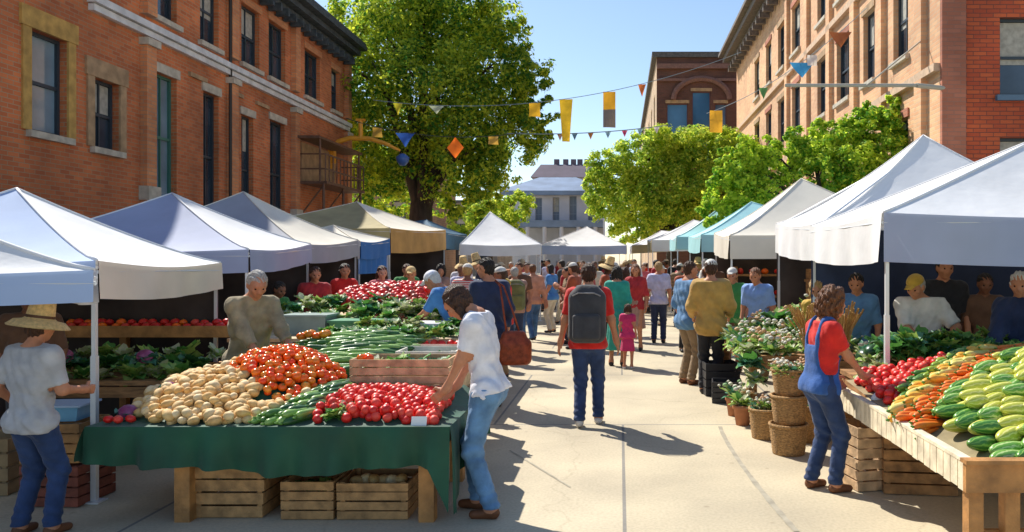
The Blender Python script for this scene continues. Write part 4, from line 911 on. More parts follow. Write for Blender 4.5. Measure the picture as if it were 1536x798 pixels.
def leaf_clump(name, mats, n=26, L=.16, wid=.05, up=.7, seed=0, core=None):
    rg = random.Random(seed); mb = MB()
    for k in range(n):
        a = k*2.4+rg.uniform(-.3,.3); el = rg.uniform(.15, 1)*up; l = L*rg.uniform(.6,1.1); w_ = wid*rg.uniform(.7,1.2); d = Vector((math.cos(a), math.sin(a), 0)); s = Vector((-d.y, d.x, 0)); vs = []
        for j in range(5):
            t = j/4; p = d*(l*t*(1-.3*el)*math.cos(el*(1-t)))+Vector((0,0,l*t*math.sin(el*1.3)-l*.45*t*t*(1.2-el))); ww = w_*math.sin(PI*min(.98, t*.85+.12))
            r_ = .25*w_*math.sin(t*9+k)
            vs += [p-s*ww+Vector((0,0,ww*.4+r_)), p, p+s*ww+Vector((0,0,ww*.4-r_))]
        mi = rg.randrange(len(mats)) if core is None else 0
        mb.add(vs, [(3*j+q, 3*j+q+1, 3*j+q+4, 3*j+q+3) for j in range(4) for q in (0,1)], mi)
    if core is not None: v, f = ico(core[0], 2, (1,1,.9), .05, seed); mb.add([x+Vector((0,0,core[0]*.6)) for x in v], f, len(mats)-1)
    me = mb.mesh(name)
    for m in mats: me.materials.append(m)
    me.polygons.foreach_set('use_smooth', [True]*len(me.polygons)); return me
lg = [veg('leaf_green', (.07,.24,.04), (.14,.36,.07), .5, 20, .2, .25), veg('leaf_lime', (.30,.48,.08), (.44,.58,.16), .5, 20, .2, .25), veg('leaf_dark', (.025,.11,.03), (.06,.18,.05), .5, 20, .2, .2), veg('leaf_blue_green', (.05,.20,.12), (.10,.30,.18), .5, 20, .2, .2), veg('leaf_pale', (.45,.50,.28), (.60,.60,.38), .5, 20, .2, .25)]
purp = veg('cabbage_purple', (.20,.02,.10), (.38,.10,.22), .4, 14)
LET = [leaf_clump('leafy_green_bunch', [lg[0], lg[1]], 30, .17, .05, .9, 1), leaf_clump('leafy_green_bunch', [lg[0], lg[2]], 30, .17, .05, .8, 2), leaf_clump('leafy_green_bunch', [lg[1], lg[4]], 26, .15, .045, .9, 3), leaf_clump('leafy_green_bunch', [lg[3], lg[0]], 28, .17, .055, .9, 4)]
CAB = [leaf_clump('purple_cabbage', [lg[3], purp], 12, .12, .06, .7, 5, core=(.068,))]
def flower(name, mats, blos, n, seed, rr=.022):
    me0 = leaf_clump(name, mats[:3], 26, .15, .03, 1.1, seed); rg = random.Random(seed+50); mb = MB()
    for v in me0.vertices: pass
    mb.v = [tuple(v.co) for v in me0.vertices]; mb.f = [tuple(p.vertices) for p in me0.polygons]; mb.mi = [p.material_index for p in me0.polygons]
    for k in range(n):
        a = rg.uniform(0,6.28); q = rg.uniform(0,.13); c = Vector((q*math.cos(a), q*math.sin(a), .15-.5*q+rg.uniform(-.02,.04))); mi = len(mats)-blos+rg.randrange(blos)
        v, f = ico(rr*rg.uniform(.7,1.3), 1, (1,1,.7), .15, k); mb.add([x+c for x in v], f, mi)
    me = mb.mesh(name)
    for m in mats: me.materials.append(m)
    me.polygons.foreach_set('use_smooth', [True]*len(me.polygons)); return me
pw, pp, pt_, pg = veg('petal_white', (.78,.75,.62), None, .7), veg('petal_peach', (.80,.48,.26), None, .7), veg('petal_tan', (.55,.38,.18), None, .7), veg('petal_green', (.30,.50,.22), None, .7)
FLO = [flower('flower_bunch', [lg[0], lg[1], lg[4], pw, pp], 2, 11, 6), flower('flower_bunch', [lg[1], lg[3], lg[4], pg, pw], 2, 9, 7), flower('flower_bunch', [lg[1], lg[4], lg[0], pp, pt_], 2, 12, 8)]

def put(me, loc, rot=(0,0,0), sc=1.0, label=None, cat=None, group=None, name=None):
    o = bpy.data.objects.new(name or me.name.split('.')[0], me); COL.objects.link(o); o.location = loc; o.rotation_euler = rot; o.scale = (sc,)*3 if not isinstance(sc, tuple) else sc
    tag(o, label, cat, group); return o
def heap(protos, inside, hf, x0, x1, y0, y1, sp, r, label, cat, group, layers=2, rot='any', yaw=0, jit=.25, scv=.15, seed=1, lay=.75):
    rg = random.Random(seed); n = 0
    for L_ in range(layers):
        j = 0; y = y0+(sp*.5 if L_ % 2 else 0)
        while y < y1:
            x = x0+(sp*.5 if (j+L_) % 2 else 0)
            while x < x1:
                px, py = x+rg.uniform(-jit, jit)*sp, y+rg.uniform(-jit, jit)*sp
                if inside(px, py) and (L_ == 0 or rg.random() < .8):
                    z = hf(px, py)+r*(.75+L_*lay*1.35)+rg.uniform(-.1,.25)*r
                    if rot == 'any': ro = (rg.uniform(-.6,.6), rg.uniform(-.6,.6), rg.uniform(0,6.28))
                    elif rot == 'yaw': ro = (0, 0, rg.uniform(0,6.28))
                    else: ro = (rg.uniform(-.15,.15), rg.uniform(-.12,.12)+(rot if not isinstance(rot, str) else 0), yaw+rg.uniform(-.22,.22))
                    put(rg.choice(protos), (px, py, z), ro, rg.uniform(1-scv, 1+scv), label, cat, group); n += 1
                x += sp
            y += sp*.87; j += 1
    return n
def bump_(x, y, cx, cy, rx, ry, A, p=1.0):
    q = ((x-cx)/rx)**2+((y-cy)/ry)**2; return A*max(0, 1-q)**p

# ------------------------------------------------------------------ crates and baskets
def crate(label, loc, rz, w_, d_, h_, m=crate_wood, group='wooden crates about the stalls', slats=4, taper=1.0, t=.014, cat='crate', name='wooden_crate'):
    root = empty(name, loc, rz); tag(root, label, cat, group)
    sh = h_/slats
    for nm, ax, s in (('front_panel','x',-1),('back_panel','x',1),('side_panel','y',-1),('side_panel','y',1)):
        mb = MB()
        for k in range(slats):
            z = sh*(k+.5); f = taper+(1-taper)*(z/h_); jz = random.uniform(-.1,.1)*sh
            if ax == 'x': mb.box((0, s*d_/2*f, z+jz*.3), (w_*f, t, sh*.84))
            else: mb.box((s*(w_/2*f-t/2-.001), 0, z+jz*.3), (t, d_*f-t*1.1, sh*.84))
        if ax == 'x':
            for q in (-1, 1): mb.box((q*(w_/2*.5*(1+taper)-t*2.4), s*(d_/2*.5*(1+taper)-t*1.05), h_/2), (t*2.2, t, h_*.98))
        mb.build(nm, m, root)
    mb = MB(); mb.box((0, 0, .012), (w_*taper-.02, d_*taper-.02, .014)); mb.build('base_board', m, root)
    return root
def basket(label, loc, r0, r1, h_, m=wicker, group='woven baskets on the right side', handle=False, sy=1.0, rz=0):
    root = empty('woven_basket', loc, rz); tag(root, label, 'basket', group)
    prof = []; n = 15
    for i in range(n+1):
        t = i/n; prof.append((r0+(r1-r0)*t**.8+.006*math.sin(t*n*PI*.98), h_*t))
    mb = MB(); mb.lathe((0,0,0), [(0.001,.012)]+prof+[(r1-.02, h_), (r0-.01, .03), (.001,.03)], 30, cap=False, sy=sy); mb.build('basket_body', m, root, True)
    mb = MB(); mb.tube([((r1-.003)*math.cos(a*PI/14), sy*(r1-.003)*math.sin(a*PI/14), h_) for a in range(29)], .014, 8, cap=False); mb.build('rim', m, root, True)
    if handle: mb = MB(); mb.tube([((r1)*math.cos(PI*k/12), 0, h_+r1*.9*math.sin(PI*k/12)) for k in range(13)], .012, 8); mb.build('handle', m, root, True)
    return root
def trestle(name, label, x0, x1, y0, y1, z, m, leg=.08, group='market tables', top_t=.04, legx=None):
    root = empty(name, ((x0+x1)/2, (y0+y1)/2, 0)); tag(root, label, 'table', group); hx, hy = (x1-x0)/2, (y1-y0)/2
    mb = MB(); n = max(3, int((y1-y0)/.16)); 
    for k in range(n): yy = -hy+(k+.5)*2*hy/n; mb.box((0, yy, z-top_t/2), (2*hx, 2*hy/n-.004, top_t))
    mb.build('tabletop', m, root)
    for sx in (-1, 1):
        for sy in (-1, 1):
            lx = sx*(hx-leg*.7) if legx is None else (legx[0] if sx < 0 else legx[1])-root.location.x
            mb = MB(); mb.box((lx, sy*(hy-leg*.7), (z-top_t)/2-.001), (leg, leg, z-top_t)); mb.build('leg', m, root)
    mb = MB()
    for sy in (-1, 1): mb.box((0, sy*(hy-.03), z-top_t-.06), (2*hx-.1, .025, .09))
    for sx in (-1, 1): mb.box((sx*(hx-.03), 0, z-top_t-.06), (.025, 2*hy-.12, .09))
    mb.build('apron_rail', m, root)
    return root
def cover(name, label, cat, x0, x1, y0, y1, hf, m, drop, nx=60, ny=36, wave=.03, group=None, hem=None):
    """cloth: top following hf and skirts on four sides"""
    mb = MB(); X = lambda i: x0+(x1-x0)*i/nx; Y = lambda j: y0+(y1-y0)*j/ny
    mb.grid(lambda u, v: Vector((x0+(x1-x0)*u, y0+(y1-y0)*v, hf(x0+(x1-x0)*u, y0+(y1-y0)*v))), nx, ny)
    def skirt(p0, p1, n, out):
        Lh = (Vector(p1)-Vector(p0)).length
        def fn(u, v):
            x, y = p0[0]+(p1[0]-p0[0])*u, p0[1]+(p1[1]-p0[1])*u; s = u*Lh
            dr = (hem(x, y) if hem else drop)*(1+.06*math.sin(s*5+1))
            a = wave*v*(math.sin(s*17)+.6*math.sin(s*31+1.3)+.5*math.sin(s*7-v*2))+.02*v**.5
            return Vector((x+out[0]*a, y+out[1]*a, hf(x, y)-dr*v-(.004 if v > 0 else 0)))
        mb.grid(fn, n, 10)
    skirt((x0,y0), (x1,y0), 110, (0,-1)); skirt((x1,y0), (x1,y1), 60, (1,0)); skirt((x1,y1), (x0,y1), 60, (0,1)); skirt((x0,y1), (x0,y0), 60, (-1,0))
    o = mb.build(name, m, None, True); tag(o, label, cat, group); return o

# ------------------------------------------------------------------ front left stall (green cloth)
TZ = .63
def S1(x, y):
    z = TZ+.012
    ed = min(1, max(0, (x+3.44)/.08))*min(1, max(0, (-1.12-x)/.12))*min(1, max(0, (y-5.19)/.10))
    z += ed*max(0, y-5.45)*.10
    b1 = bump_(x, y, -2.86, 5.88, .66, .62, .16); b2 = bump_(x, y, -2.60, 6.05, .50, .55, .29, .8); b3 = bump_(x, y, -2.15, 5.85, .45, .6, .07); b4 = bump_(x, y, -1.72, 5.62, .62, .42, .075)
    return z+ed*max(b1, b2, b3, b4)
trestle('market_table', 'wooden table legs and top beneath the dark green cloth at front left', -3.42, -1.14, 5.22, 6.32, TZ, wood_warm, .10, legx=(-2.87,-1.27))
greencloth = mat('green_cloth', (.005,.070,.034), .7, var=.3, vscale=2.5, bump=.3, bscale=9, sheen=.1)
cover('green_tablecloth', 'dark green cloth hanging over the front left produce table', 'tablecloth', -3.46, -1.10, 5.17, 6.36, S1, greencloth, .28, nx=90, ny=50, wave=.040,
      hem=lambda x, y: .22+.045*math.sin((x+3.4)*1.6)+.06*max(0, (x+3.4)/2.3)+(.28*max(0, (x+1.22)/.12) if x > -1.22 else 0)*max(0, 1-abs(y-5.17)/.45)+.03*(y > 5.2))
def ell(cx, cy, rx, ry): return lambda x, y: ((x-cx)/rx)**2+((y-cy)/ry)**2 < 1
tomr = lambda x, y: ((x+2.50)/.38)**2+((y-6.05)/.52)**2 < 1 and y < 6.33 and (y-5.6) > (-(x+2.5))*.75
potr = lambda x, y: -3.40 < x < -2.36+.30*(y-5.2) and 5.22 < y < 6.12 and ((x+2.78)/.64)**2+((y-5.85)/.66)**2 < 1 and not tomr(x, y)
LP = 'pale golden potato in the big heap at the left front of the green table'
print('pot', heap(POT, lambda x, y: potr(x, y) and y < 6.12, S1, -3.4, -1.9, 5.22, 6.2, .066, .033, LP, 'potato', 'potatoes heaped on the green table', 2, seed=3, scv=.28, jit=.35))
print('tom', heap(TOM, tomr, S1, -3.1, -2.1, 5.4, 6.33, .062, .029, 'glossy orange red tomato in the peaked heap on the green table', 'tomato', 'orange tomatoes heaped on the green table', 2, rot='any', seed=4, scv=.25))
cucr = lambda x, y: 5.24 < y < 5.98 and -2.40+.05*(y-5.2) < x < -2.06+.12*(y-5.2) and not potr(x, y) and not tomr(x, y)
print('cuc', heap(CUC, cucr, S1, -2.6, -1.9, 5.3, 6.1, .062, .022, 'green cucumber between the potatoes and the radishes on the green table', 'cucumber', 'cucumbers on the green table', 2, rot=0, yaw=1.0, seed=5, jit=.15))
radr = lambda x, y: (-2.02 < x < -1.22 and 5.26 < y < 5.92) and not cucr(x, y) and not (5.2 < y < 5.42 and -1.98 < x < -1.80)
print('rad', heap(RAD, radr, S1, -2.1, -1.2, 5.26, 5.92, .063, .030, 'shiny red radish in the heap at the right end of the green table', 'radish', 'radishes heaped on the green table', 2, seed=6))
for i, (x, y) in enumerate(((-1.90,5.30),(-1.84,5.40))): put(LET[i*2], (x, y, S1(x,y)+.01), (0,0,i), .55, 'small leafy bunch at the front edge between cucumbers and radishes' if i == 0 else 'pale leafy bunch nestled into the front of the radish heap', 'greens')
put(CAB[0], (-3.33, 5.42, S1(-3.33,5.42)+.0), (0,0,.4), 1.0, 'purple cabbage by the tent pole at the left corner of the green table', 'cabbage')
put(CAB[0], (-3.22, 5.72, S1(-3.22,5.72)+.0), (0,0,1.4), .8, 'smaller purple cabbage behind the first at the left of the potatoes', 'cabbage')
for i, (x, y) in enumerate(((-3.37,5.27),(-3.30,5.26),(-3.23,5.28))): put(RTOM[i % 3], (x, y, S1(x,y)+.03), (.2*i,.1,i), .9, 'red tomato in front of the purple cabbage at the table corner', 'tomato', 'red tomatoes beside the purple cabbage')
mb = MB(); mb.box((0,0,.028), (.10,.004,.06), rot=Euler((-.35,0,0))); o = mb.build('price_card', mat('card_white', (.82,.82,.80), .8)); o.location = (-1.31, 5.215, TZ+.012); tag(o, 'blank white price card at the right front edge of the green table', 'card')
# crate on the table
crate('pale slatted crate standing at the back of the green table', (-1.64, 6.13, .735), 0, .74, .36, .25, mat('crate_pale_wood', (.55,.36,.20), .8, var=.35, vscale=10, bump=.3), slats=4)
for k, (x, y, q) in enumerate(((-1.88,6.1,2),(-1.72,6.15,0),(-1.55,6.12,3),(-1.40,6.15,1))): put(LET[q], (x, y, .90), (0,0,k), .75, 'leafy green bunch inside the pale slatted crate', 'greens', 'greens inside the pale crate')
for k, (x, y) in enumerate(((-1.95,6.03),(-1.88,6.0),(-1.92,6.08))): put(TOM[k], (x, y, .985), (0,0,k), 1.05, 'orange tomato at the left corner of the pale crate', 'tomato', 'orange tomatoes in the pale crate')
# crates below the table
def under(label, px0, px1, ytop, d, dep, taper, m, contents, name='wooden_crate', rz=0):
    x0, x1 = XP(px0, d), XP(px1, d); h_ = ZP(ytop, d)
    crate(label, ((x0+x1)/2, d+dep/2+.01, 0), rz, x1-x0, dep, h_, m, taper=taper)
    return (x0+x1)/2, d+dep/2, h_
c = under('tapered slatted crate under the green table, left of the three', 283, 398, 700, 5.30, .36, .86, crate_wood, 0)
for k in range(5): put(LET[k % 2], (c[0]-.14+.07*k, c[1]+.03*(k % 2), c[2]-.12), (0,0,k), .6, 'dark greens inside the tapered crate below the table', 'greens', 'greens in the tapered crate')
for k in range(7): put(RTOM[k % 3], (c[0]-.17+.055*k, c[1]+.10, c[2]-.035), (0,0,k), 1, 'red tomato at the back of the tapered crate below the table', 'tomato', 'tomatoes in the tapered crate')
c = under('square slatted crate under the green table, middle of the three', 420, 500, 722, 5.28, .36, .98, crate_wood, 0)
for k in range(4): put(LET[k % 2], (c[0]-.10+.07*k, c[1]+.03*(k % 2), c[2]-.10), (0,0,k), .5, 'dark greens inside the square crate below the table', 'greens', 'greens in the square crate')
c = under('wide slatted crate under the green table beside its right leg', 504, 612, 724, 5.28, .36, .98, crate_wood, 0)
for k in range(6): put(POT[k % 3], (c[0]-.16+.06*k, c[1]+.02*(k % 2), c[2]-.03), (0,0,k), 1.2, 'potato inside the wide crate below the table', 'potato', 'potatoes in the wide crate')
crate('dark crate standing behind the three crates under the green table', (-2.35, 5.98, 0), .1, .5, .36, .42, crate_dark)

# ------------------------------------------------------------------ left side table and boxes by the hat man
crate('upper brown crate of the stack between the straw hat man and the green table', (-3.98, 5.75, .30), .05, .40, .36, .28, wood_warm)
crate('lower dark red brown crate under the stack beside the tent pole', (-3.96, 5.75, 0), -.04, .42, .38, .29, mat('crate_red_brown', (.22,.06,.035), .8, var=.35, vscale=12))
root = empty('plastic_tub', (-3.97, 5.73, .585), .1); tag(root, 'pale blue plastic tub on the crate stack left of the green table', 'tub')
tubm = mat('tub_blue', (.18,.42,.60), .35, var=.1)
mb = MB(); mb.box((0,0,.05), (.30,.26,.10), taper=.88); mb.build('tub_body', tubm, root); mb = MB(); mb.box((0,0,.108), (.34,.29,.014)); mb.build('lid', mat('lid_blue_grey', (.40,.52,.66), .4), root)
crate('tan box at the lower left picture edge behind the straw hat man', (-4.75, 6.0, 0), .1, .55, .4, .42, mat('cardboard', (.30,.20,.10), .85, var=.2), cat='box', name='wooden_box')
# back table with leafy greens behind the pole
trestle('market_table', 'low table of leafy greens behind the left tent pole', -5.6, -3.75, 6.75, 7.75, .70, wood, .07)
def LT(x, y): return .70
k = 0
rg = random.Random(2)
for j in range(3):
    for i in range(9):
        x = -5.45+i*.205+rg.uniform(-.04,.04); y = 6.9+j*.3+rg.uniform(-.05,.05)
        put(LET[(i*2+j) % 4], (x, y, .70+.05*j), (rg.uniform(-.2,.2), rg.uniform(-.2,.2), rg.uniform(0,6)), rg.uniform(.85,1.25), 'leafy green bunch on the low table behind the left tent pole', 'greens', 'leafy greens behind the left tent pole')
for i, (x, y, lab) in enumerate(((-4.02,6.78,'purple cabbage topping the greens right of the left tent pole'),(-4.72,6.8,'purple cabbage among the greens left of the tent pole'))): put(CAB[0], (x, y, .86), (0,0,i), 1.05, lab, 'cabbage')
# shelf with red fruit
root = empty('display_shelf', (-5.15, 8.2, 0)); tag(root, 'brown wooden shelf of red fruit at the back of the left white canopy', 'shelf')
for z in (.62, .98): mb = MB(); mb.box((0,0,z), (2.9,.5,.06)); mb.box((0,-.26,z+.03), (2.9,.025,.11)); mb.build('shelf_board', wood_warm, root)
for x in (-1.4, 0, 1.4): mb = MB(); mb.box((x,.12,.49), (.07,.07,.98-.035)); mb.build('post', wood_warm, root)
rg = random.Random(5)
for i in range(26):
    for j in range(2):
        put([RTOM[0], RTOM[1], RTOM[2], TOM[0]][rg.randrange(4)], (-6.5+i*.107+rg.uniform(-.02,.02), 8.08+j*.12, 1.05+j*.03), (rg.uniform(-.4,.4),0,rg.uniform(0,6)), rg.uniform(1.1,1.5), 'dark red apple on the shelf board under the left white canopy', 'apple', 'apples along the left shelf', 'red_apple')

# ------------------------------------------------------------------ second and third left tables
trestle('market_table', 'table of cucumbers and greens just behind the green clothed table', -2.95, -1.35, 6.62, 8.1, .74, wood_pale, .08)
def S2(x, y): return .745+.12*(y-6.6)
gr = lambda x, y: -2.92 < x < -1.95 and 6.64 < y < 7.9
print('cuc2', heap(CUC, gr, lambda x, y: S2(x,y)+bump_(x,y,-2.4,7.4,.6,.8,.13), -2.92, -1.95, 6.64, 7.9, .105, .024, 'cucumber in the long green heap on the table behind the tomatoes', 'cucumber', 'cucumbers on the second left table', 2, rot=0, yaw=.25, seed=9))
for k in range(16): put(LET[k % 4], (-2.85+.09*k, 7.72+.1*(k % 3), S2(0,7.6)+.13), (0,0,k), .7, 'leafy bunch behind the cucumbers on the second left table', 'greens', 'leafy bunches on the second left table')
rg = random.Random(17)
for k in range(22): put(LET[(0,2,1)[k % 3]], (rg.uniform(-2.95,-1.75), rg.uniform(8.85,9.08), .90+rg.uniform(0,.1)), (0,0,k), .8, 'leafy bunch in front of the green lidded box', 'greens', 'greens before the lidded boxes')
for k in range(8): put(TOM[3 if k % 2 else 0], (-2.93+.07*(k % 4), 7.35+.07*(k//4), 1.02+.02*(k % 2)), (0,0,k), 1.3, 'orange pepper at the far left of the second left table', 'pepper', 'orange peppers by the tan shirted vendor', 'orange_pepper')
for i, (x, y, w_, m, lab) in enumerate(((-1.66,7.05,.52,'crate_white','low white painted crate behind the pale slatted crate'),(-1.66,7.62,.52,'crate_pinkish','pinkish crate behind the low white painted crate'))):
    mm = mat(m, (.70,.66,.58) if i == 0 else (.62,.42,.36), .8, var=.15, vscale=8); crate(lab, (x, y, .745), 0, w_, .42, .20, mm, slats=3)
    for k in range(6): put((RAD if i else LET)[k % 4], (x-.2+.08*k, y+.05*(k % 2), .745+(.17 if i else .10)), (0,0,k), (1.3 if i else .5), ['small leafy bunch inside the low white crate', 'pink radish inside the pinkish crate'][i], ['greens', 'radish'][i], ['greens in the white crate', 'radishes in the pinkish crate'][i])
trestle('market_table', 'long far left table of boxes and red produce by the blue shirted man', -4.3, -1.75, 8.75, 11.8, .86, wood_pale, .08)
root = empty('produce_box', (-3.0, 9.3, .865), 0); tag(root, 'green lidded box on the third left table', 'box'); gb = mat('box_green', (.07,.26,.13), .5, var=.15)
mb = MB(); mb.box((0,0,.07), (.62,.4,.14), taper=.95); mb.build('box_body', gb, root); mb = MB(); mb.box((0,0,.153), (.66,.43,.025)); mb.build('lid', gb, root)
root = empty('produce_box', (-3.62, 9.35, .865), 0); tag(root, 'translucent grey green box left of the green lidded box', 'box'); gb = mat('box_grey_green', (.28,.36,.33), .4, var=.1)
mb = MB(); mb.box((0,0,.10), (.50,.4,.20), taper=.95); mb.build('box_body', gb, root); mb = MB(); mb.box((0,0,.213), (.54,.43,.025)); mb.build('lid', gb, root)
root = empty('produce_box', (-2.25, 9.2, .865), 0); tag(root, 'white styrofoam box right of the green lidded box', 'box'); gb = mat('box_white', (.74,.72,.74), .7, var=.05)
mb = MB(); mb.box((0,0,.06), (.40,.4,.12), taper=.97); mb.build('box_body', gb, root); mb = MB(); mb.box((0,0,.132), (.43,.43,.02)); mb.build('lid', gb, root)
crate('cream crate at the street end of the third left table', (-2.05, 9.9, .865), .1, .5, .4, .2, _m['crate_white'], slats=3)
def S3(x, y): return 1.02+.10*(y-9.9)+bump_(x, y, -3.0, 11.0, 1.2, 1.2, .16)
mb = MB(); mb.box((-3.05, 10.8, .99), (1.9, 1.6, .06), rot=Euler((R(5),0,0))); mb.box((-3.05,11.35,.93),(1.8,.1,.13)); o = mb.build('display_board', wood_pale); tag(o, 'sloping pale display board under the red heap on the third left table', 'board')
print('red3', heap([sph('red_pepper', .048, [[redm[0],redm[2],veg('pepper_rust',(.30,.05,.03),(.45,.10,.06),.35,9)][q]], 2, (1,1,.9), .12, q) for q in range(3)], lambda x, y: -3.8 < x < -2.55 and 10.15 < y < 11.55, S3, -3.8, -2.55, 10.15, 11.55, .105, .042, 'red pepper in the far red heap near the blue shirted man', 'pepper', 'red peppers on the third left table', 2, seed=12, scv=.25))

rg = random.Random(91)
for i in range(62):
    x, y = rg.uniform(-4.2,-1.95), rg.uniform(9.5,10.3); put(LET[rg.choice((0,2,3,2))], (x, y, .93+(y-9.5)*.22+rg.uniform(0,.10)), (0,0,rg.uniform(0,6)), rg.uniform(.8,1.2), 'leafy bunch in front of the far red pepper heap', 'greens', 'greens before the far red heap')
for i, (x, y, m, lab) in enumerate(((-2.2,10.55,'crate_pinkish','pinkish crate right of the far red pepper heap'),(-2.15,11.1,'crate_white','cream crate beyond the pinkish one by the far red heap'))):
    crate(lab, (x, y, .865), .1*i, .46, .38, .26, _m[m], slats=3)
    for k in range(8): put(RTOM[k % 3] if i == 0 else FLO[k % 3], (x-.17+.05*k, y+.08*(k % 2)-.04, 1.10 if i == 0 else 1.0), (0,0,k), 1.1 if i == 0 else .6, ['red tomato in the pinkish crate by the far red heap','flower sprig in the cream crate by the far red heap'][i], ['tomato','flowers'][i], ['tomatoes in the far pinkish crate','flowers in the far cream crate'][i])
# ------------------------------------------------------------------ front right stall
RZ = .66
root = empty('market_table', (2.95, 5.25, 0)); tag(root, 'pale wooden produce table with slatted rim at front right', 'table', 'market tables')
x0, x1, y0, y1 = -1.20, 1.3, -1.22, 1.15
mb = MB(); mb.box(((x0+x1)/2, 0, RZ-.06), (x1-x0-.06, y1-y0-.06, .035)); mb.build('tabletop', wood_pale, root)
mb = MB(); k = y0
while k < y1-.05: mb.box((x0, k+.045, RZ-.035+random.uniform(-.004,.004)), (.022, .082, .145)); k += .092
mb.box((x0+.013, (y0+y1)/2, RZ+.045), (.055, y1-y0, .018)); mb.build('slatted_rim', mat('rim_cream', (.72,.62,.44), .8, var=.25, vscale=9, bump=.2), root)
mb = MB(); mb.box(((x0+x1)/2, y0-.012, RZ-.03), (x1-x0+.04, .035, .15)); mb.box(((x0+x1)/2, y0-.02, RZ+.052), (x1-x0+.06, .075, .02)); mb.build('front_board', wood_warm, root)
for (x, y) in ((x0+.05,y0+.05),(x0+.24,y0+.06),(x0+.05,y1-.06),(x1-.05,y0+.05),(x1-.05,y1-.06)): mb = MB(); mb.box((x, y, (RZ-.08)/2), (.075,.075,RZ-.082)); mb.build('leg', wood_warm, root)
mb = MB(); mb.box((x0+.3, y0+.10, .30), (.5,.03,.06)); mb.build('stretcher', wood_warm, root)
def SR(x, y):
    z = RZ-.03
    return z+.20*max(0, x-1.85)*(1 if y > 4.5 else max(0, (y-4.05)/.45))+.07*max(0, y-4.4)+bump_(x, y, 2.9, 5.2, 1.2, 1.2, .07)
mb = MB(); mb.grid(lambda u, v: Vector((1.80+2.4*u, 4.09+2.28*v, SR(1.80+2.4*u, 4.09+2.28*v)-.005)), 20, 20); o = mb.build('display_liner', mat('liner_burlap', (.30,.24,.13), .9, var=.2)); tag(o, 'tan burlap liner under the heaped vegetables of the front right table', 'liner')
# bands run away from the viewer and to the right
def band(x, y): return (x-1.85)-1.0*(y-4.75)+.0          # signed: large = right/front
print('mel', heap(MEL, lambda x, y: 1.98 < x < 3.4 and 4.14 < y < 5.9 and band(x,y) > -.13 and x > 1.88, SR, 1.89, 3.4, 4.2, 5.9, .145, .048, 'long striped green melon at the front corner of the right table', 'melon', 'long green melons on the front right table', 2, rot=0, yaw=.5, seed=21, jit=.12, scv=.1, lay=.5))
inb = lambda a, b_: (lambda x, y: 1.84 < x < 3.6 and 4.35 < y < 6.3 and a < band(x, y) <= b_)
print('car', heap(CAR, inb(-.34, -.04), SR, 1.84, 3.5, 4.3, 6.2, .072, .022, 'orange carrot in the diagonal band beside the green melons', 'carrot', 'carrots on the front right table', 2, rot=0, yaw=.55, jit=.15, seed=22))
print('ysq', heap(YSQ, inb(-.52, -.36), SR, 1.84, 3.5, 4.4, 6.2, .075, .024, 'yellow squash between the carrots and the green peppers on the right table', 'squash', 'yellow squashes on the front right table', 3, rot=0, yaw=.55, jit=.15, seed=23))
print('gpe', heap(GBE, inb(-.70, -.52), SR, 2.0, 3.5, 4.4, 6.3, .08, .022, 'long green pepper between the squashes and the red tomatoes on the right table', 'pepper', 'green peppers on the front right table', 3, rot=0, yaw=.55, jit=.15, seed=24))
print('rt', heap(RTOM, lambda x, y: 1.84 < x < 2.6 and 5.0 < y < 6.34 and (band(x, y) < -.70), SR, 1.84, 2.7, 5.0, 6.34, .076, .035, 'red tomato near the hands of the girl in denim overalls', 'tomato', 'red tomatoes on the front right table', 2, seed=25))
put(_t := sph('paper_bag', .06, [mat('paper_white', (.78,.76,.70), .8, bump=.4)], 2, (1,.8,.9), .12, 3), (1.86, 5.75, RZ+.06), (0,0,0), 1.0, 'crumpled white paper bag at the left rim of the right table', 'bag')
# second right table, watermelons
trestle('market_table', 'table heaped with dark greens over watermelons before the cream shirted vendor', 2.02, 4.1, 6.62, 7.35, .72, wood, .07)
rg = random.Random(31); k = 0
for j in range(3):
    for i in range(8):
        x, y = 2.2+i*.24+rg.uniform(-.02,.02), 6.75+j*.2; k += 1
        put(WAT[k % 2], (x, y, .81+.09*(j == 1)+.02*j), (rg.uniform(-.2,.2), rg.uniform(-.2,.2), rg.uniform(0,3)), rg.uniform(.8,1.0), 'dark green watermelon in front of the cream shirted vendor', 'watermelon', 'watermelons on the second right table')
for i in range(40): put(LET[(0,1,0,3)[i % 4]], (2.25+rg.uniform(0,1.15), 6.72+rg.uniform(0,.45), .88+rg.uniform(0,.12)), (rg.uniform(-.3,.3),0,rg.uniform(0,6)), rg.uniform(.8,1.15), 'leafy green bunch heaped on the watermelons before the cream shirted vendor', 'greens', 'greens on top of the watermelons')
for i, (x, y, z) in enumerate(((2.05,6.58,.86),(2.14,6.55,.88),(2.10,6.70,.92))): put(LET[2], (x, y, z-.08), (0,0,i*2), 1.0, 'pale lime leafy bunch at the left end of the watermelon table', 'greens', 'lime greens by the watermelons')
for i in range(6): put(LET[3 if i % 2 else 0], (3.0+i*.17, 6.72+.1*(i % 2), .90), (0,0,i), 1.0, 'blue green leafy bunch right of the watermelons', 'greens', 'blue green bunches by the watermelons')
for i in range(5): put(RTOM[i % 3], (2.95+i*.07, 6.46, .84), (0,0,i), 1.1, 'red tomato in the small row before the watermelon table greens', 'tomato', 'small row of tomatoes at the watermelon table')
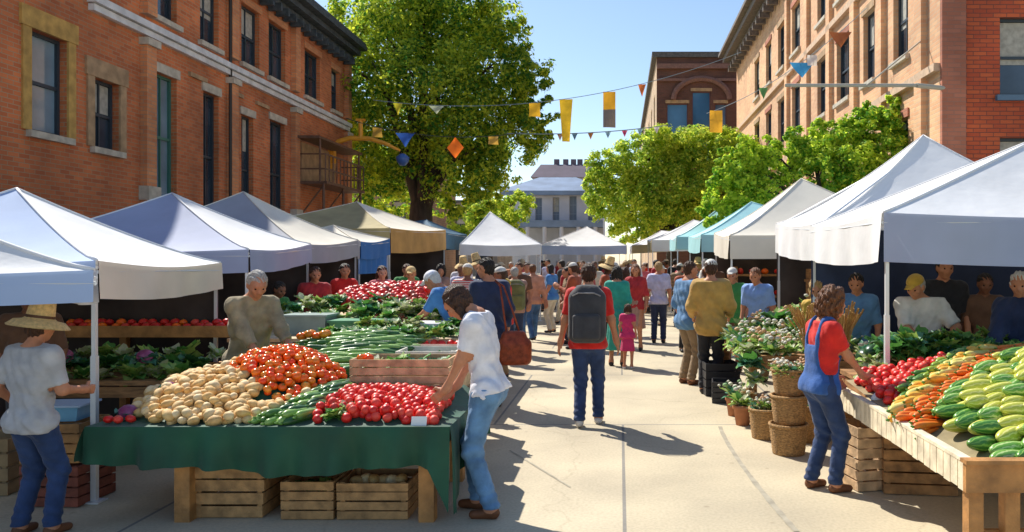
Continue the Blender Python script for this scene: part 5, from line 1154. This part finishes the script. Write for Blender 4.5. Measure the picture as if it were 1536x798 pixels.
# crates and baskets under / beside the right table
crate('large brown slatted crate under the right table behind the girl in overalls', (2.22, 6.05, 0), -.12, .52, .42, .42, mat('crate_brown', (.30,.15,.055), .8, var=.4, vscale=12, bump=.3), slats=5)
crate('pale slatted crate on end left of the large brown crate', (1.83, 6.12, 0), .2, .22, .36, .48, _m['crate_pale_wood'], slats=6)
B = [(1.50,7.12,0,.14,.17,.26,'woven bushel basket at the bottom of the pile left of the girl in overalls'),(1.51,7.14,.27,.135,.165,.24,'woven bushel basket in the middle of the pile left of the girl in overalls'),(1.52,7.16,.52,.13,.165,.22,'top woven basket of the pile left of the girl in overalls'),(1.42,7.75,0,.14,.17,.28,'woven basket on the ground behind the basket pile'),(1.80,7.65,0,.16,.20,.34,'wide basket right of the basket pile')]
for b_ in B: basket(b_[6], b_[:3], b_[3], b_[4], b_[5])
for i in range(7): put(FLO[i % 3], (1.44+.09*(i % 3), 7.06+.1*(i//3), .70), (0,0,i), .8, 'flower bunch in the top basket of the pile', 'flowers', 'flowers in the top basket')
for i in range(10): put(FLO[(i+1) % 3], (1.32+.06*i, 7.75-.01*i, .27), (0,0,i), .8, 'flower bunch in the ground baskets behind the pile', 'flowers', 'flowers in the ground baskets')
# flower and greens table on the right
trestle('market_table', 'narrow table crowded with flowers and greens on the right', 1.35, 2.75, 8.35, 10.6, .72, wood, .07)
rg = random.Random(41)
for j in range(9):
    for i in range(6):
        x, y = 1.36+i*.23+rg.uniform(-.05,.05), 8.4+j*.25+rg.uniform(-.05,.05)
        g = rg.random(); me = (FLO+FLO+[LET[2], LET[0]])[rg.randrange(8)]
        put(me, (x, y, .73+.04*j*(i/5)), (rg.uniform(-.2,.2), rg.uniform(-.2,.2), rg.uniform(0,6)), rg.uniform(.9,1.5), 'flower or greens bunch on the crowded narrow right table', 'flowers', 'bunches on the narrow right table')
for i, (x, y, s, lab) in enumerate(((1.33,8.25,1.3,'pale green bunch hanging at the near corner of the flower table'),(1.36,8.12,1.1,'dark trailing bunch below the near corner of the flower table'),(1.9,9.8,1.5,'tall bunch rising at the back of the flower table'))): put(LET[3-i], (x, y, .62-.14*i if i < 2 else .95), (0,0,i), s, lab, 'greens')
crate('black plastic crate below the far corner of the flower table', (1.28, 10.3, 0), .1, .44, .4, .42, mat('black_plastic', (.02,.02,.025), .5), cat='crate', name='plastic_crate')
crate('small black crate stacked near the feet of the ochre jacket man', (1.30, 9.75, 0), -.1, .36, .34, .26, _m['black_plastic'], name='plastic_crate')
for i, (x, y, rr) in enumerate(((1.28,8.35,.10),(1.26,8.85,.09))):
    root = empty('flower_pot', (x, y, 0)); tag(root, ['nearest terracotta pot on the pavement by the flower table', 'farther terracotta pot by the flower table', 'farthest terracotta pot by the flower table'][i], 'pot'); mb = MB(); mb.lathe((0,0,0), [(.001,0),(rr*.7,0),(rr*.95,.17),(rr*1.08,.17),(rr*1.08,.21),(rr*.9,.21),(rr*.85,.18),(.001,.18)], 20, cap=False); mb.build('pot_body', mat('terracotta', (.42,.17,.08), .85, var=.2), root, True)
    put(FLO[i], (x, y, .19), (0,0,i), 1.3, ['flower bunch in the nearest terracotta pot', 'flower bunch in the farther terracotta pot', 'flower bunch in the farthest terracotta pot'][i], 'flowers')
# dried grass bunches behind
for i, (x, y, z, lab) in enumerate(((1.95,8.15,.75,'tall straw coloured dried bunch left of the tent poles'),(2.3,8.3,.75,'second dried bunch nearer the tent poles'))):
    rg = random.Random(60+i); mb = MB()
    for k in range(70):
        a = rg.uniform(0,6.28); q = rg.uniform(.03,.16); hh = rg.uniform(.35,.55); mb.tube([(q*.3*math.cos(a), q*.3*math.sin(a), 0), (q*.8*math.cos(a), q*.8*math.sin(a), hh*.6), (q*1.5*math.cos(a), q*1.5*math.sin(a), hh)], [.004,.004,.010], 4)
    o = mb.build('dried_bunch', veg('dried_straw', (.55,.34,.10), (.35,.18,.06), .8)); o.location = (x, y, z); tag(o, lab, 'dried flowers')
trestle('market_table', 'dark table under the tall white canopy on the right', 2.95, 4.6, 10.2, 11.6, .78, wood, .07)
rg = random.Random(8)
for i in range(30): put([RTOM[0], TOM[0], POT[0], LET[2]][i % 4] if i % 4 < 3 else LET[1], (3.05+.25*(i % 6), 10.35+.22*(i//6), .80), (0,0,i), 1.4 if i % 4 < 3 else .8, 'assorted vegetable in the shade of the tall white canopy', 'vegetable', 'vegetables under the tall white canopy', 'vegetable')
# back shelves in the dark under right canopies
for i, (x, y, lab) in enumerate(((4.1,12.4,'brown shelf of goods at the back of the tall white canopy'),(3.6,17.0,'brown shelf of goods at the back of the cream canopy'))):
    root = empty('display_shelf', (x, y, 0)); tag(root, lab, 'shelf')
    for z in (.5, .95, 1.4): mb = MB(); mb.box((0,0,z), (2.4,.4,.04)); mb.build('shelf_board', wood, root)
    for xx in (-1.15, 1.15): mb = MB(); mb.box((xx,0,.8), (.05,.38,1.56)); mb.build('side_panel', wood, root)
    for z in (.52, .97, 1.42):
        for k in range(9): put([RTOM[0], POT[0], TOM[0], RAD[1]][rg.randrange(4)], (x-1.05+.26*k, y-.05, z+.06), (0,0,k), rg.uniform(1.8,2.6), 'round vegetable on the shelf behind the %s canopy' % ('tall white' if i == 0 else 'cream'), 'vegetable', 'vegetables on the shelf behind the %s canopy' % ('tall white' if i == 0 else 'cream'), 'vegetable')
# ------------------------------------------------------------------ bunting and lamp bracket
def bunting(label, a, b_, sag, flags, r=.012, m=None):
    root = empty('bunting', tuple(a)); tag(root, label, 'bunting', 'bunting strings over the street'); a, b_ = Vector(a), Vector(b_)
    pt = lambda t: (b_-a)*t+Vector((0,0,-sag*4*t*(1-t)))
    mb = MB(); mb.tube([pt(i/30) for i in range(31)], r, 6); mb.build('string', m or mat('string_grey', (.25,.32,.36), .8), root)
    for (t, kind, w_, h_, col) in flags:
        p = pt(t); mb = MB(); nx, ny = 4, 6
        def fn(u, v):
            ww = w_*(1.02-abs(2*v-1) if kind == 'dia' else 1-.45*v if kind == 'pennon' else 1-v*.98 if kind == 'tri' else 1); x = (u-.5)*ww
            return Vector((p.x+x, p.y+.05*math.sin(u*3+v*4), p.z-.01-h_*v))
        mb.grid(fn, nx, ny)
        m_ = mat('flag_'+'_'.join(str(int(c*100)) for c in col), col, .8, var=.15, vscale=3, trans=.3); o = mb.build('flag', m_, root, True)
        if kind == 'band': mb = MB(); mb.grid(lambda u, v: Vector((p.x+(u-.5)*w_*1.01, p.y-.008+.05*math.sin(u*3+(.5+v*.5)*4), p.z-.01-h_*(.5+.5*v))), 4, 4); mb.build('band', mat('flag_brown_grey', (.28,.22,.18), .8), o)
D = 27.0
def T(px, a, b_): return (px-a)/(b_-a)
a, b_ = 830, 1104
bunting('upper bunting string with long yellow and orange pennants against the sky', P(560,150,30), P(1112,78,30), .9,
        [(T(597,560,1112),'tri',.35,.45,(.75,.65,.05)),(T(655,560,1112),'tri',.6,.3,(.5,.55,.40)),(T(802,560,1112),'flag',.42,.52,(.85,.48,.03)),(T(849,560,1112),'pennon',.5,1.6,(.82,.52,.03)),(T(914,560,1112),'band',.46,1.35,(.82,.42,.03)),(T(963,560,1112),'tri',.30,.48,(.80,.22,.06))])
bunting('lower faint bunting string of small triangles above the far building', P(760,200,34), P(1000,188,34), .15,
        [(T(x,760,1000),'tri',.25,.28,c) for x, c in ((840,(.7,.4,.3)),(862,(.2,.35,.45)),(886,(.7,.3,.1)),(912,(.3,.5,.6)),(937,(.65,.08,.18)),(960,(.3,.5,.6)),(985,(.75,.70,.68)))], r=.02)
bunting('bunting string across the big tree with orange and blue ornaments', P(520,178,24), P(800,196,24), .35,
        [(T(566,520,800),'flag',.3,.3,(.5,.3,.05)),(T(608,520,800),'tri',.6,.42,(.04,.12,.45)),(T(683,520,800),'dia',.52,.62,(.85,.18,.02)),(T(740,520,800),'flag',.3,.25,(.6,.35,.06))], m=mat('string_dark', (.05,.06,.04), .8))
bunting('short bunting string on the peach building with a blue bird shaped flag', P(1060,170,29), P(1300,12,24), .4,
        [(.07,'flag',.45,.8,(.85,.45,.04)),(.64,'tri',.8,.5,(.05,.30,.62)),(.70,'flag',.3,.35,(.75,.70,.66)),(.86,'tri',.7,.5,(.30,.10,.04)),(.40,'tri',.3,.4,(.12,.3,.10))], r=.01)
gold = mat('gold_paint', (.75,.34,.03), .5, var=.15, vscale=3)
root = empty('lamp_bracket', (-11.95, 33.0, 0)); tag(root, 'arched golden lamp bracket on the far end of the left brick building', 'lamp bracket')
o = root.location; mb = MB(); pts = [P(500,245,33)-o, P(500,222,33)-o, P(508,212,33)-o, P(525,207,33)-o, P(555,208,33)-o, P(578,215,33)-o, P(600,226,33)-o]; mb.tube(pts, [.13,.12,.11,.10,.10,.08,.05], 8); mb.build('arm', gold, root, True)
mb = MB(); mb.tube([P(541,207,33)-o, P(541,180,33)-o], .09, 8); mb.box(P(541,180,33)-o, (.35,.2,.08)); mb.build('finial', gold, root)
mb = MB(); mb.box((.0, 0, ZP(235,33)), (.2,.3,1.0)); mb.build('wall_plate', gold, root)
mb = MB(); mb.lathe(P(604,238,33)-o, [(.001,.22),(.1,.2),(.28,.05),(.24,-.12),(.12,-.28),(.001,-.3)], 12, cap=False); mb.build('lantern', mat('lantern_blue', (.05,.13,.40), .4), root, True)
root = empty('sign_bracket', (8, 19.6, 0)); tag(root, 'long horizontal grey bar fixed across the front of the peach building', 'sign bracket'); o = root.location
barm = mat('bar_grey', (.42,.40,.33), .6)
mb = MB(); mb.tube([P(1178,128,21)-o, P(1375,128,19.6)-o], .045, 8); mb.build('bar', barm, root)
mb = MB(); mb.tube([P(1375,128,19.6)-o, Vector((.2,.38,ZP(128,19.6)))], .06, 8); mb.tube([P(1300,128,20)-o, Vector((.06,1.4,7.6))], .02, 6); mb.build('stay', barm, root)

# ------------------------------------------------------------------ main people
def face(dx, dy): return math.atan2(-dx, dy)   # local +y to (dx,dy)
# white tee woman bending over the radishes, facing left
person('woman in white tee and light jeans bending over the green table to pick radishes', (-.90, 5.42, 0), face(-1,.12), 1.66,
  {'lean':.17,'hy':-.01,'hz':.925,'hpitch':.66,'hands':{-1:(-.10,.30,.86),1:(.12,.28,.88)},'feet':{-1:(-.10,-.06,.085),1:(.11,.10,.085)},'grip':.7,'fdir':{-1:(.1,.7,-.6),1:(-.1,.7,-.6)}},
  fem=True, skin='skin_tan', top='white', sleeve=.72, bottom='jeans_light', hair='hair_brown', hstyle='fall', shoe='shoe_brown', vox=.012, hem=.04, toploose=.009)
person('man in wide straw hat and grey tee with his back turned at the far left', (-3.66, 4.98, 0), face(.25,1), 1.43,
  {'lean':.04,'hz':.93,'hands':{1:(.17,.30,1.10),-1:(-.30,.12,1.0)},'feet':{-1:(-.12,.0,.085),1:(.12,.06,.085)},'hpitch':.1,'htilt':.1}, skin='skin_tan', top='greyshirt', bottom='jeans_dark', hair='hair_brown', shoe='shoe_brown', hat='straw', vox=.012, sleeve=.85, hem=.12)
person('grey haired vendor in tan shirt leaning over the tomatoes', (-3.22, 6.95, 0), face(.80,-.60), 1.70,
  {'lean':.20,'hpitch':.30,'hyaw':-.25,'hands':{1:(.14,.40,.97),-1:(-.16,.42,1.0)},'hy':-.03}, skin='skin_tan', top='tan', sleeve=1.6, bottom='khaki', hair='hair_grey', vox=.012, belly=.02)
bpman = person('man in red tee walking away up the middle of the pavement', (-.33, 8.30, 0), face(.04,1), 1.72,
  {'lean':.05,'hands':{-1:(-.31,.04,.86),1:(.31,.10,.86)},'feet':{-1:(-.085,-.10,.10),1:(.10,.13,.085)},'hpitch':.05}, skin='skin_tan', top='red', sleeve=.8, bottom='jeans_dark', hair='hair_brown', shoe='shoe_white', vox=.012)
sc = 1.72/1.78
root = empty('backpack', (-.33, 8.30-.17, 0), face(.04,1)); tag(root, 'dark grey backpack worn by the man in the red tee', 'backpack')
f = Field(.015); f.rbox((0,-.03,1.15),(.19,.115,.27),.09); f.rbox((0,-.02,1.38),(.13,.09,.09),.07)
V, Q = f.mesh(.014); npmesh('pack_body', V, Q, M('charcoal'), root, True)
f = Field(.012); f.rbox((0,-.145,1.05),(.14,.045,.13),.035); V, Q = f.mesh(.014); npmesh('front_pocket', V, Q, M('charcoal'), root, True)
for s in (-1, 1): mb = MB(); mb.tube([(s*.10,.06,1.40),(s*.115,.17,1.44),(s*.125,.28,1.38),(s*.13,.30,1.22),(s*.15,.22,1.05),(s*.15,.08,1.0)], .02, 6); mb.build('strap', M('black'), root, True)
mb = MB(); mb.tube([(-.14,-.13,1.36),(-.08,-.16,1.39),(.08,-.16,1.39),(.14,-.13,1.36)], .008, 6); mb.build('zip', M('grey'), root)
person('curly haired girl in red tee and denim overalls reaching to the right table', (1.50, 5.98, 0), face(.96,.30), 1.53,
  {'lean':.08,'hpitch':.3,'hands':{1:(.10,.46,.86),-1:(-.22,.28,.95)},'feet':{-1:(-.09,-.04,.085),1:(.10,.08,.085)},'fdir':{1:(0,1,-.3)}}, fem=True, skin='skin_tan', top='red', sleeve=.7, bottom='jeans_dark', bib='denim_bib', hair='hair_auburn', hstyle='curly', shoe='shoe_brown', vox=.012)
person('white capped man in blue shirt bending at the red heap on the left', (-2.02, 9.65, 0), face(-.9,.25), 1.72, {'lean':.42,'hpitch':.25,'hands':{1:(.15,.52,1.0),-1:(-.1,.5,1.02)},'hy':-.08}, skin='skin_tan', top='blue', sleeve=.9, bottom='grey', hair='hair_white', hat='cap', hatc='white', vox=.015)
person('man in navy jacket standing behind the white tee woman', (-1.52, 9.35, 0), face(-.5,.85), 1.78, {'lean':.04,'hyaw':.7,'hands':{-1:(-.2,.3,1.0)}}, skin='skin_tan', top='navy', sleeve=1.9, bottom='charcoal', hair='hair_dark', vox=.015, toploose=.015, hem=.14)
root = empty('shoulder_bag', (-1.20, 9.05, 0), .1); tag(root, 'rust red leather shoulder bag at the hip of the navy jacket man', 'bag'); f = Field(.02); f.rbox((.01,0,.68),(.19,.09,.15),.07); f.rbox((0,0,.80),(.14,.07,.12),.06); V, Q = f.mesh(.014); npmesh('bag_body', V, Q, M('rustleather'), root, True)
mb = MB(); mb.tube([(-.08,.0,.88),(-.12,.05,1.15),(-.16,.14,1.42),(-.22,.25,1.48)], .012, 6); mb.tube([(.07,.0,.88),(-.02,.05,1.15),(-.12,.12,1.42),(-.22,.25,1.48)], .012, 6); mb.build('strap', M('rustleather'), root, True)
person('man in steel blue shirt and khaki trousers talking at the flower table', (.93, 11.1, 0), face(.8,.5), 1.74, {'lean':.03,'hyaw':-.2,'hands':{1:(.2,.25,1.05)}}, skin='skin_tan', top='steelblue', sleeve=1.3, bottom='khaki', hair='hair_brown', shoe='shoe_brown', vox=.015, hem=.16)
person('man in loose ochre jacket and black trousers seen from behind', (1.17, 10.3, 0), face(.12,1), 1.76, {'lean':.03,'hands':{1:(.24,.2,1.0),-1:(-.24,.22,1.0)}}, skin='skin_tan', top='ochre', sleeve=1.9, bottom='black', hair='hair_brown', shoe='shoe_dark', vox=.015, hem=.18, toploose=.032, hat='cap', hatc='offwhite')
person('person in lavender white shirt and dark trousers standing farther up the street', (.80, 16.6, 0), face(.1,1), 1.72, {'lean':.02}, skin='skin_tan', top='lavender', sleeve=.9, bottom='navy', hair='hair_blond', vox=.016)
person('small child in a pink red dress on the open pavement', (.12, 12.6, 0), face(.2,1), 1.05, {'lean':.02,'feet':{-1:(-.09,0,.085),1:(.1,.05,.085)}}, fem=True, skin='skin_tan', top='magenta', sleeve=.5, bottom='magenta', dress=1.0, hair='hair_brown', hstyle='bob', shoe='shoe_white', vox=.016)
person('woman in crimson top right of the red tee walker', (.30, 15.2, 0), face(-.2,-1), 1.68, {'lean':.02,'hands':{1:(.1,.2,1.05)}}, fem=True, skin='skin_tan', top='crimson', sleeve=1.2, bottom='dusty', dress=1.1, hair='hair_auburn', hstyle='long', vox=.016)
person('person in long teal green top beside the red tee walker', (-.05, 13.0, 0), face(.1,1), 1.66, {'lean':.02}, fem=True, skin='skin_tan', top='teal', sleeve=1.2, bottom='teal', dress=1.5, hair='hair_dark', hstyle='long', vox=.016)
# right vendors
person('heavy vendor in cream shirt and yellow visor leaning over the heap of dark greens', (2.92, 7.78, 0), face(-.35,-1), 1.66, {'lean':.30,'hpitch':.15,'hyaw':-.5,'hands':{1:(-.05,.40,1.02),-1:(-.22,.36,1.0)},'epole':{1:(1,-.2,-.3),-1:(-1,-.2,-.3)}}, skin='skin_tan', top='offwhite', sleeve=.9, bottom='khaki', hair='hair_grey', hat='cap', hatc='mustard', vox=.013, belly=.06, toploose=.03)
person('dark haired man in black shirt standing behind the cream shirted vendor', (3.45, 8.55, 0), face(-.35,-1), 1.80, {'lean':.05,'hyaw':.3,'hands':{1:(.1,.35,1.15)}}, skin='skin_tan', top='black', sleeve=.9, bottom='charcoal', hair='hair_dark', vox=.014)
person('person in dark maroon shirt in the shade right of the black shirted man', (3.85, 8.5, 0), face(-.2,-1), 1.62, {'lean':.12}, skin='skin_brown', top='brown', sleeve=.9, bottom='charcoal', hair='hair_dark', vox=.015)
person('white haired person in navy jacket with pale collar at the right picture edge', (3.55, 7.05, 0), face(-.6,-.5), 1.66, {'lean':.10,'hyaw':.3,'hands':{1:(.1,.4,.98)}}, skin='skin_tan', top='navy', sleeve=1.85, bottom='charcoal', hair='hair_white', vox=.013, toploose=.03, belly=.02)
person('person in slate blue shirt behind the front right tent pole', (2.60, 8.75, 0), face(-.5,-1), 1.62, {'lean':.08,'hpitch':.2}, skin='skin_tan', top='steelblue', sleeve=1.0, bottom='charcoal', hair='hair_dark', vox=.015)
person('vendor in bright sky blue shirt behind the flower table', (1.98, 11.4, 0), face(-.6,-1), 1.66, {'lean':.15,'hpitch':.15}, skin='skin_tan', top='skyblue', sleeve=.9, bottom='khaki', hair='hair_auburn', vox=.015)
person('person in green top next to the sky blue shirted vendor', (1.75, 12.3, 0), face(-.4,-1), 1.64, {'lean':.1}, skin='skin_tan', top='green', sleeve=.9, bottom='brown', hair='hair_brown', hat='cap', hatc='offwhite', vox=.015)
person('person with sandy curls in a brown shirt behind the basket pile', (2.35, 9.5, 0), face(-.4,-1), 1.50, {'lean':.1}, fem=True, skin='skin_tan', top='mustard', sleeve=1.1, bottom='brown', hair='hair_blond', hstyle='curly', vox=.015)
# left shaded people
person('person in dark red shirt at the far left edge in the tent shade', (-4.75, 6.45, 0), face(.5,-1), 1.55, {'lean':.05}, skin='skin_brown', top='brown', sleeve=1.0, bottom='charcoal', hair='hair_dark', vox=.015)
person('person in crimson top under the third left canopy', (-4.55, 11.9, 0), face(.6,-1), 1.66, {'lean':.1}, skin='skin_tan', top='crimson', sleeve=.9, bottom='navy', hair='hair_brown', vox=.016)
person('woman in bright red blouse behind the grey green box', (-4.45, 12.9, 0), face(.6,-1), 1.70, {'lean':.05}, fem=True, skin='skin_tan', top='red', sleeve=.9, bottom='brown', hair='hair_dark', hstyle='long', vox=.016)
person('person in dark teal jumper left of the boxes on the third table', (-4.55, 10.4, 0), face(.9,-.5), 1.50, {'lean':.25}, skin='skin_brown', top='green', sleeve=1.8, bottom='navy', hair='hair_dark', vox=.016)
person('woman in pink top at the far side of the red heap', (-4.0, 13.4, 0), face(.6,-1), 1.66, {'lean':.05}, fem=True, skin='skin_light', top='pink', sleeve=.9, bottom='charcoal', hair='hair_brown', hstyle='bob', vox=.016)
person('person in bright green top beside the blue tent cloth', (-4.0, 15.0, 0), face(.3,-1), 1.68, {'lean':.05}, skin='skin_tan', top='green', sleeve=.9, bottom='brown', hair='hair_brown', vox=.016)
person('person in red shirt with straw coloured hat beyond the red heap', (-3.35, 12.9, 0), face(.1,-1), 1.66, {'lean':.15}, skin='skin_tan', top='red', sleeve=.9, bottom='jeans', hair='hair_blond', hat='cap', hatc='straw', vox=.016)

# ------------------------------------------------------------------ crowd (prototypes copied)
protos = []
spec = [
 dict(fem=False, hstyle='short', pose={'lean':.02}, sleeve=.8),
 dict(fem=True, hstyle='long', pose={'lean':.03,'hands':{1:(.1,.28,1.05)}}, sleeve=.7),
 dict(fem=False, hstyle='short', pose={'lean':.05,'feet':{-1:(-.09,-.22,.12),1:(.09,.24,.085)},'hands':{-1:(-.26,.2,.92),1:(.26,-.12,.88)}}, sleeve=1.9),
 dict(fem=True, hstyle='bob', pose={'lean':.05,'feet':{-1:(-.08,.22,.085),1:(.08,-.2,.12)},'hands':{-1:(-.24,-.1,.9),1:(.24,.2,.95)}}, sleeve=1.2),
 dict(fem=False, hstyle='short', pose={'lean':.04,'hands':{-1:(.08,.2,1.15),1:(-.08,.22,1.12)}}, sleeve=1.0),
 dict(fem=True, hstyle='bun', pose={'lean':.02}, sleeve=.6, dress=1.1),
 dict(fem=False, hstyle='short', pose={'lean':.10,'hyaw':.6,'hpitch':.2,'hands':{1:(.22,.30,1.02)}}, sleeve=.9, hat='straw'),
 dict(fem=False, hstyle='short', pose={'lean':.02,'hyaw':-.4,'hands':{-1:(-.12,.30,1.25)}}, sleeve=1.9, hat='cap', hatc='offwhite'),
 dict(fem=True, hstyle='curly', pose={'lean':.06,'hyaw':.5,'feet':{-1:(-.08,.16,.085),1:(.08,-.14,.10)}}, sleeve=.7),
]
used = set(); rg = random.Random(77)
tops = ['rust','red','white','peach','crimson','orange','tan','navy','charcoal','offwhite','blue','khaki','dusty','pink','brown','cream','mustard','sage','black','grey','lavender','olive','navy_striped','red_striped','tan_striped']
tw = [5,4,3,5,4,4,4,3,3,3,2,3,5,3,4,4,2,1,2,3,2,1,3,2,3]
bots = ['jeans','navy','khaki','charcoal','brown','grey','cream','jeans_light','black','dusty']
hairs = ['hair_brown','hair_dark','hair_grey','hair_auburn','hair_blond']; skins = ['skin_light','skin_tan','skin_tan','skin_brown','skin_dark']
nice = {'navy_striped':'navy striped','red_striped':'red striped','tan_striped':'tan striped','jeans':'blue jeans','jeans_light':'pale jeans','offwhite':'off white'}
spots = []
def try_spot(x, y, mn):
    if all((x-a)**2+(y-b_)**2 > mn*mn for a, b_ in spots): spots.append((x, y)); return True
fixed = [(P(772,0,14.5).x,14.5),(P(800,0,17).x,17),(P(745,0,13.5).x,13.5),(P(828,0,19).x,19),(P(990,0,21).x,21),(P(862,0,15.5).x,15.5),(P(1070,0,17).x,17),(P(1030,0,15).x,15),(P(700,0,13).x,13),(P(755,0,11.8).x,11.8)]
for p in fixed: try_spot(p[0], p[1], .3)
tries = 0
while len(spots) < 92 and tries < 6000:
    tries += 1; y = 15.5+24*rg.random()**1.1; px = rg.uniform(655, 1075); x = XP(px, y)
    if 945 < px < 1010 and y < 22: continue
    if 790 < px < 850 and y < 19: continue
    if x < -4.6 or x > 3.4: continue
    try_spot(x, y, .48)
pr = []; crowd = []
where = lambda x, y: ('near' if y < 20 else 'middle' if y < 28 else 'far')+' crowd, '+('left' if x < -2.3 else 'centre left' if x < -.8 else 'centre' if x < .8 else 'right')
for i, (x, y) in enumerate(spots):
    k = rg.randrange(len(spec))
    for _ in range(99):
        c = (rg.choices(tops, tw)[0], rg.choice(bots), rg.choice(hairs), where(x, y))
        if i == 1: c = ('peach','jeans','hair_auburn', where(x, y))
        if i == 5: c = ('rust','brown','hair_brown', where(x, y))
        if c not in used: break
    used.add(c); sk = rg.choice(skins)
    lab = 'person in %s top, %s, %s hair, %s' % (nice.get(c[0], c[0]), (nice.get(c[1], c[1]+(' skirt' if spec[k].get('dress') else ' trousers'))), c[2][5:], c[3])
    H = rg.uniform(1.60, 1.80) if not spec[k]['fem'] else rg.uniform(1.54, 1.70)
    fc = rg.choice([0, PI, PI, 0, PI/2, -PI/2])+rg.uniform(-.5, .5)
    if len(pr) <= k or pr[k] is None:
        while len(pr) <= k: pr.append(None)
        o = person(lab, (x, y, 0), fc, 1.70, spec[k]['pose'], spec[k]['fem'], sk, c[0], spec[k]['sleeve'], c[1], 2, c[2], spec[k]['hstyle'], 'shoe_dark', dress=spec[k].get('dress'), hat=spec[k].get('hat'), hatc=spec[k].get('hatc'), vox=.02, group='people in the crowd filling the street'); pr[k] = o
    else:
        o = copy_tree(pr[k]); o.location = (x, y, 0); o.rotation_euler = (0, 0, fc); o['label'] = lab
    o.scale = (H/1.70,)*3; crowd.append((o, (nice.get(c[0], c[0]), c[3])))
    for ch in o.children:
        n = ch.name.split('.')[0]; m_ = {'body':sk,'trousers':c[1],'skirt':c[1],'shirt':c[0],'jacket':c[0],'hair':c[2]}.get(n)
        if m_: obj_mat(ch, M(m_))
bp0 = [o for o in scene.objects if o.name == 'backpack'][0]; k = 0
for (o, lab) in crowd:
    if k >= 9: break
    if abs(math.sin(o.rotation_euler.z)) < .5 and math.cos(o.rotation_euler.z) > 0 and o.location.y < 33 and rg.random() < .6:
        c = copy_tree(bp0); fz = o.rotation_euler.z; c.location = (o.location.x+.155*math.sin(fz), o.location.y-.155*math.cos(fz), 0); c.rotation_euler = (0,0,fz); c.scale = tuple(x*.97 for x in o.scale)
        cn = ['olive','navy','brown','rust','black','teal','crimson','khaki','grey'][k]
        for ch in c.children: obj_mat(ch, M(cn)) if ch.name.startswith(('pack','front')) else None
        c['label'] = '%s backpack on the back of the %s topped person, %s' % (cn, lab[0], lab[1]); k += 1
labs = {}
for o in scene.objects:
    if o.parent is None and o.get('label'): labs.setdefault(o['label'], []).append(o)
for l, v in labs.items():
    if len(v) > 1 and not v[0].get('group'): print('DUPLABEL', l, len(v))
    if len(v) > 1 and v[0].name.startswith(('person','tree','market')): print('DUP', l)
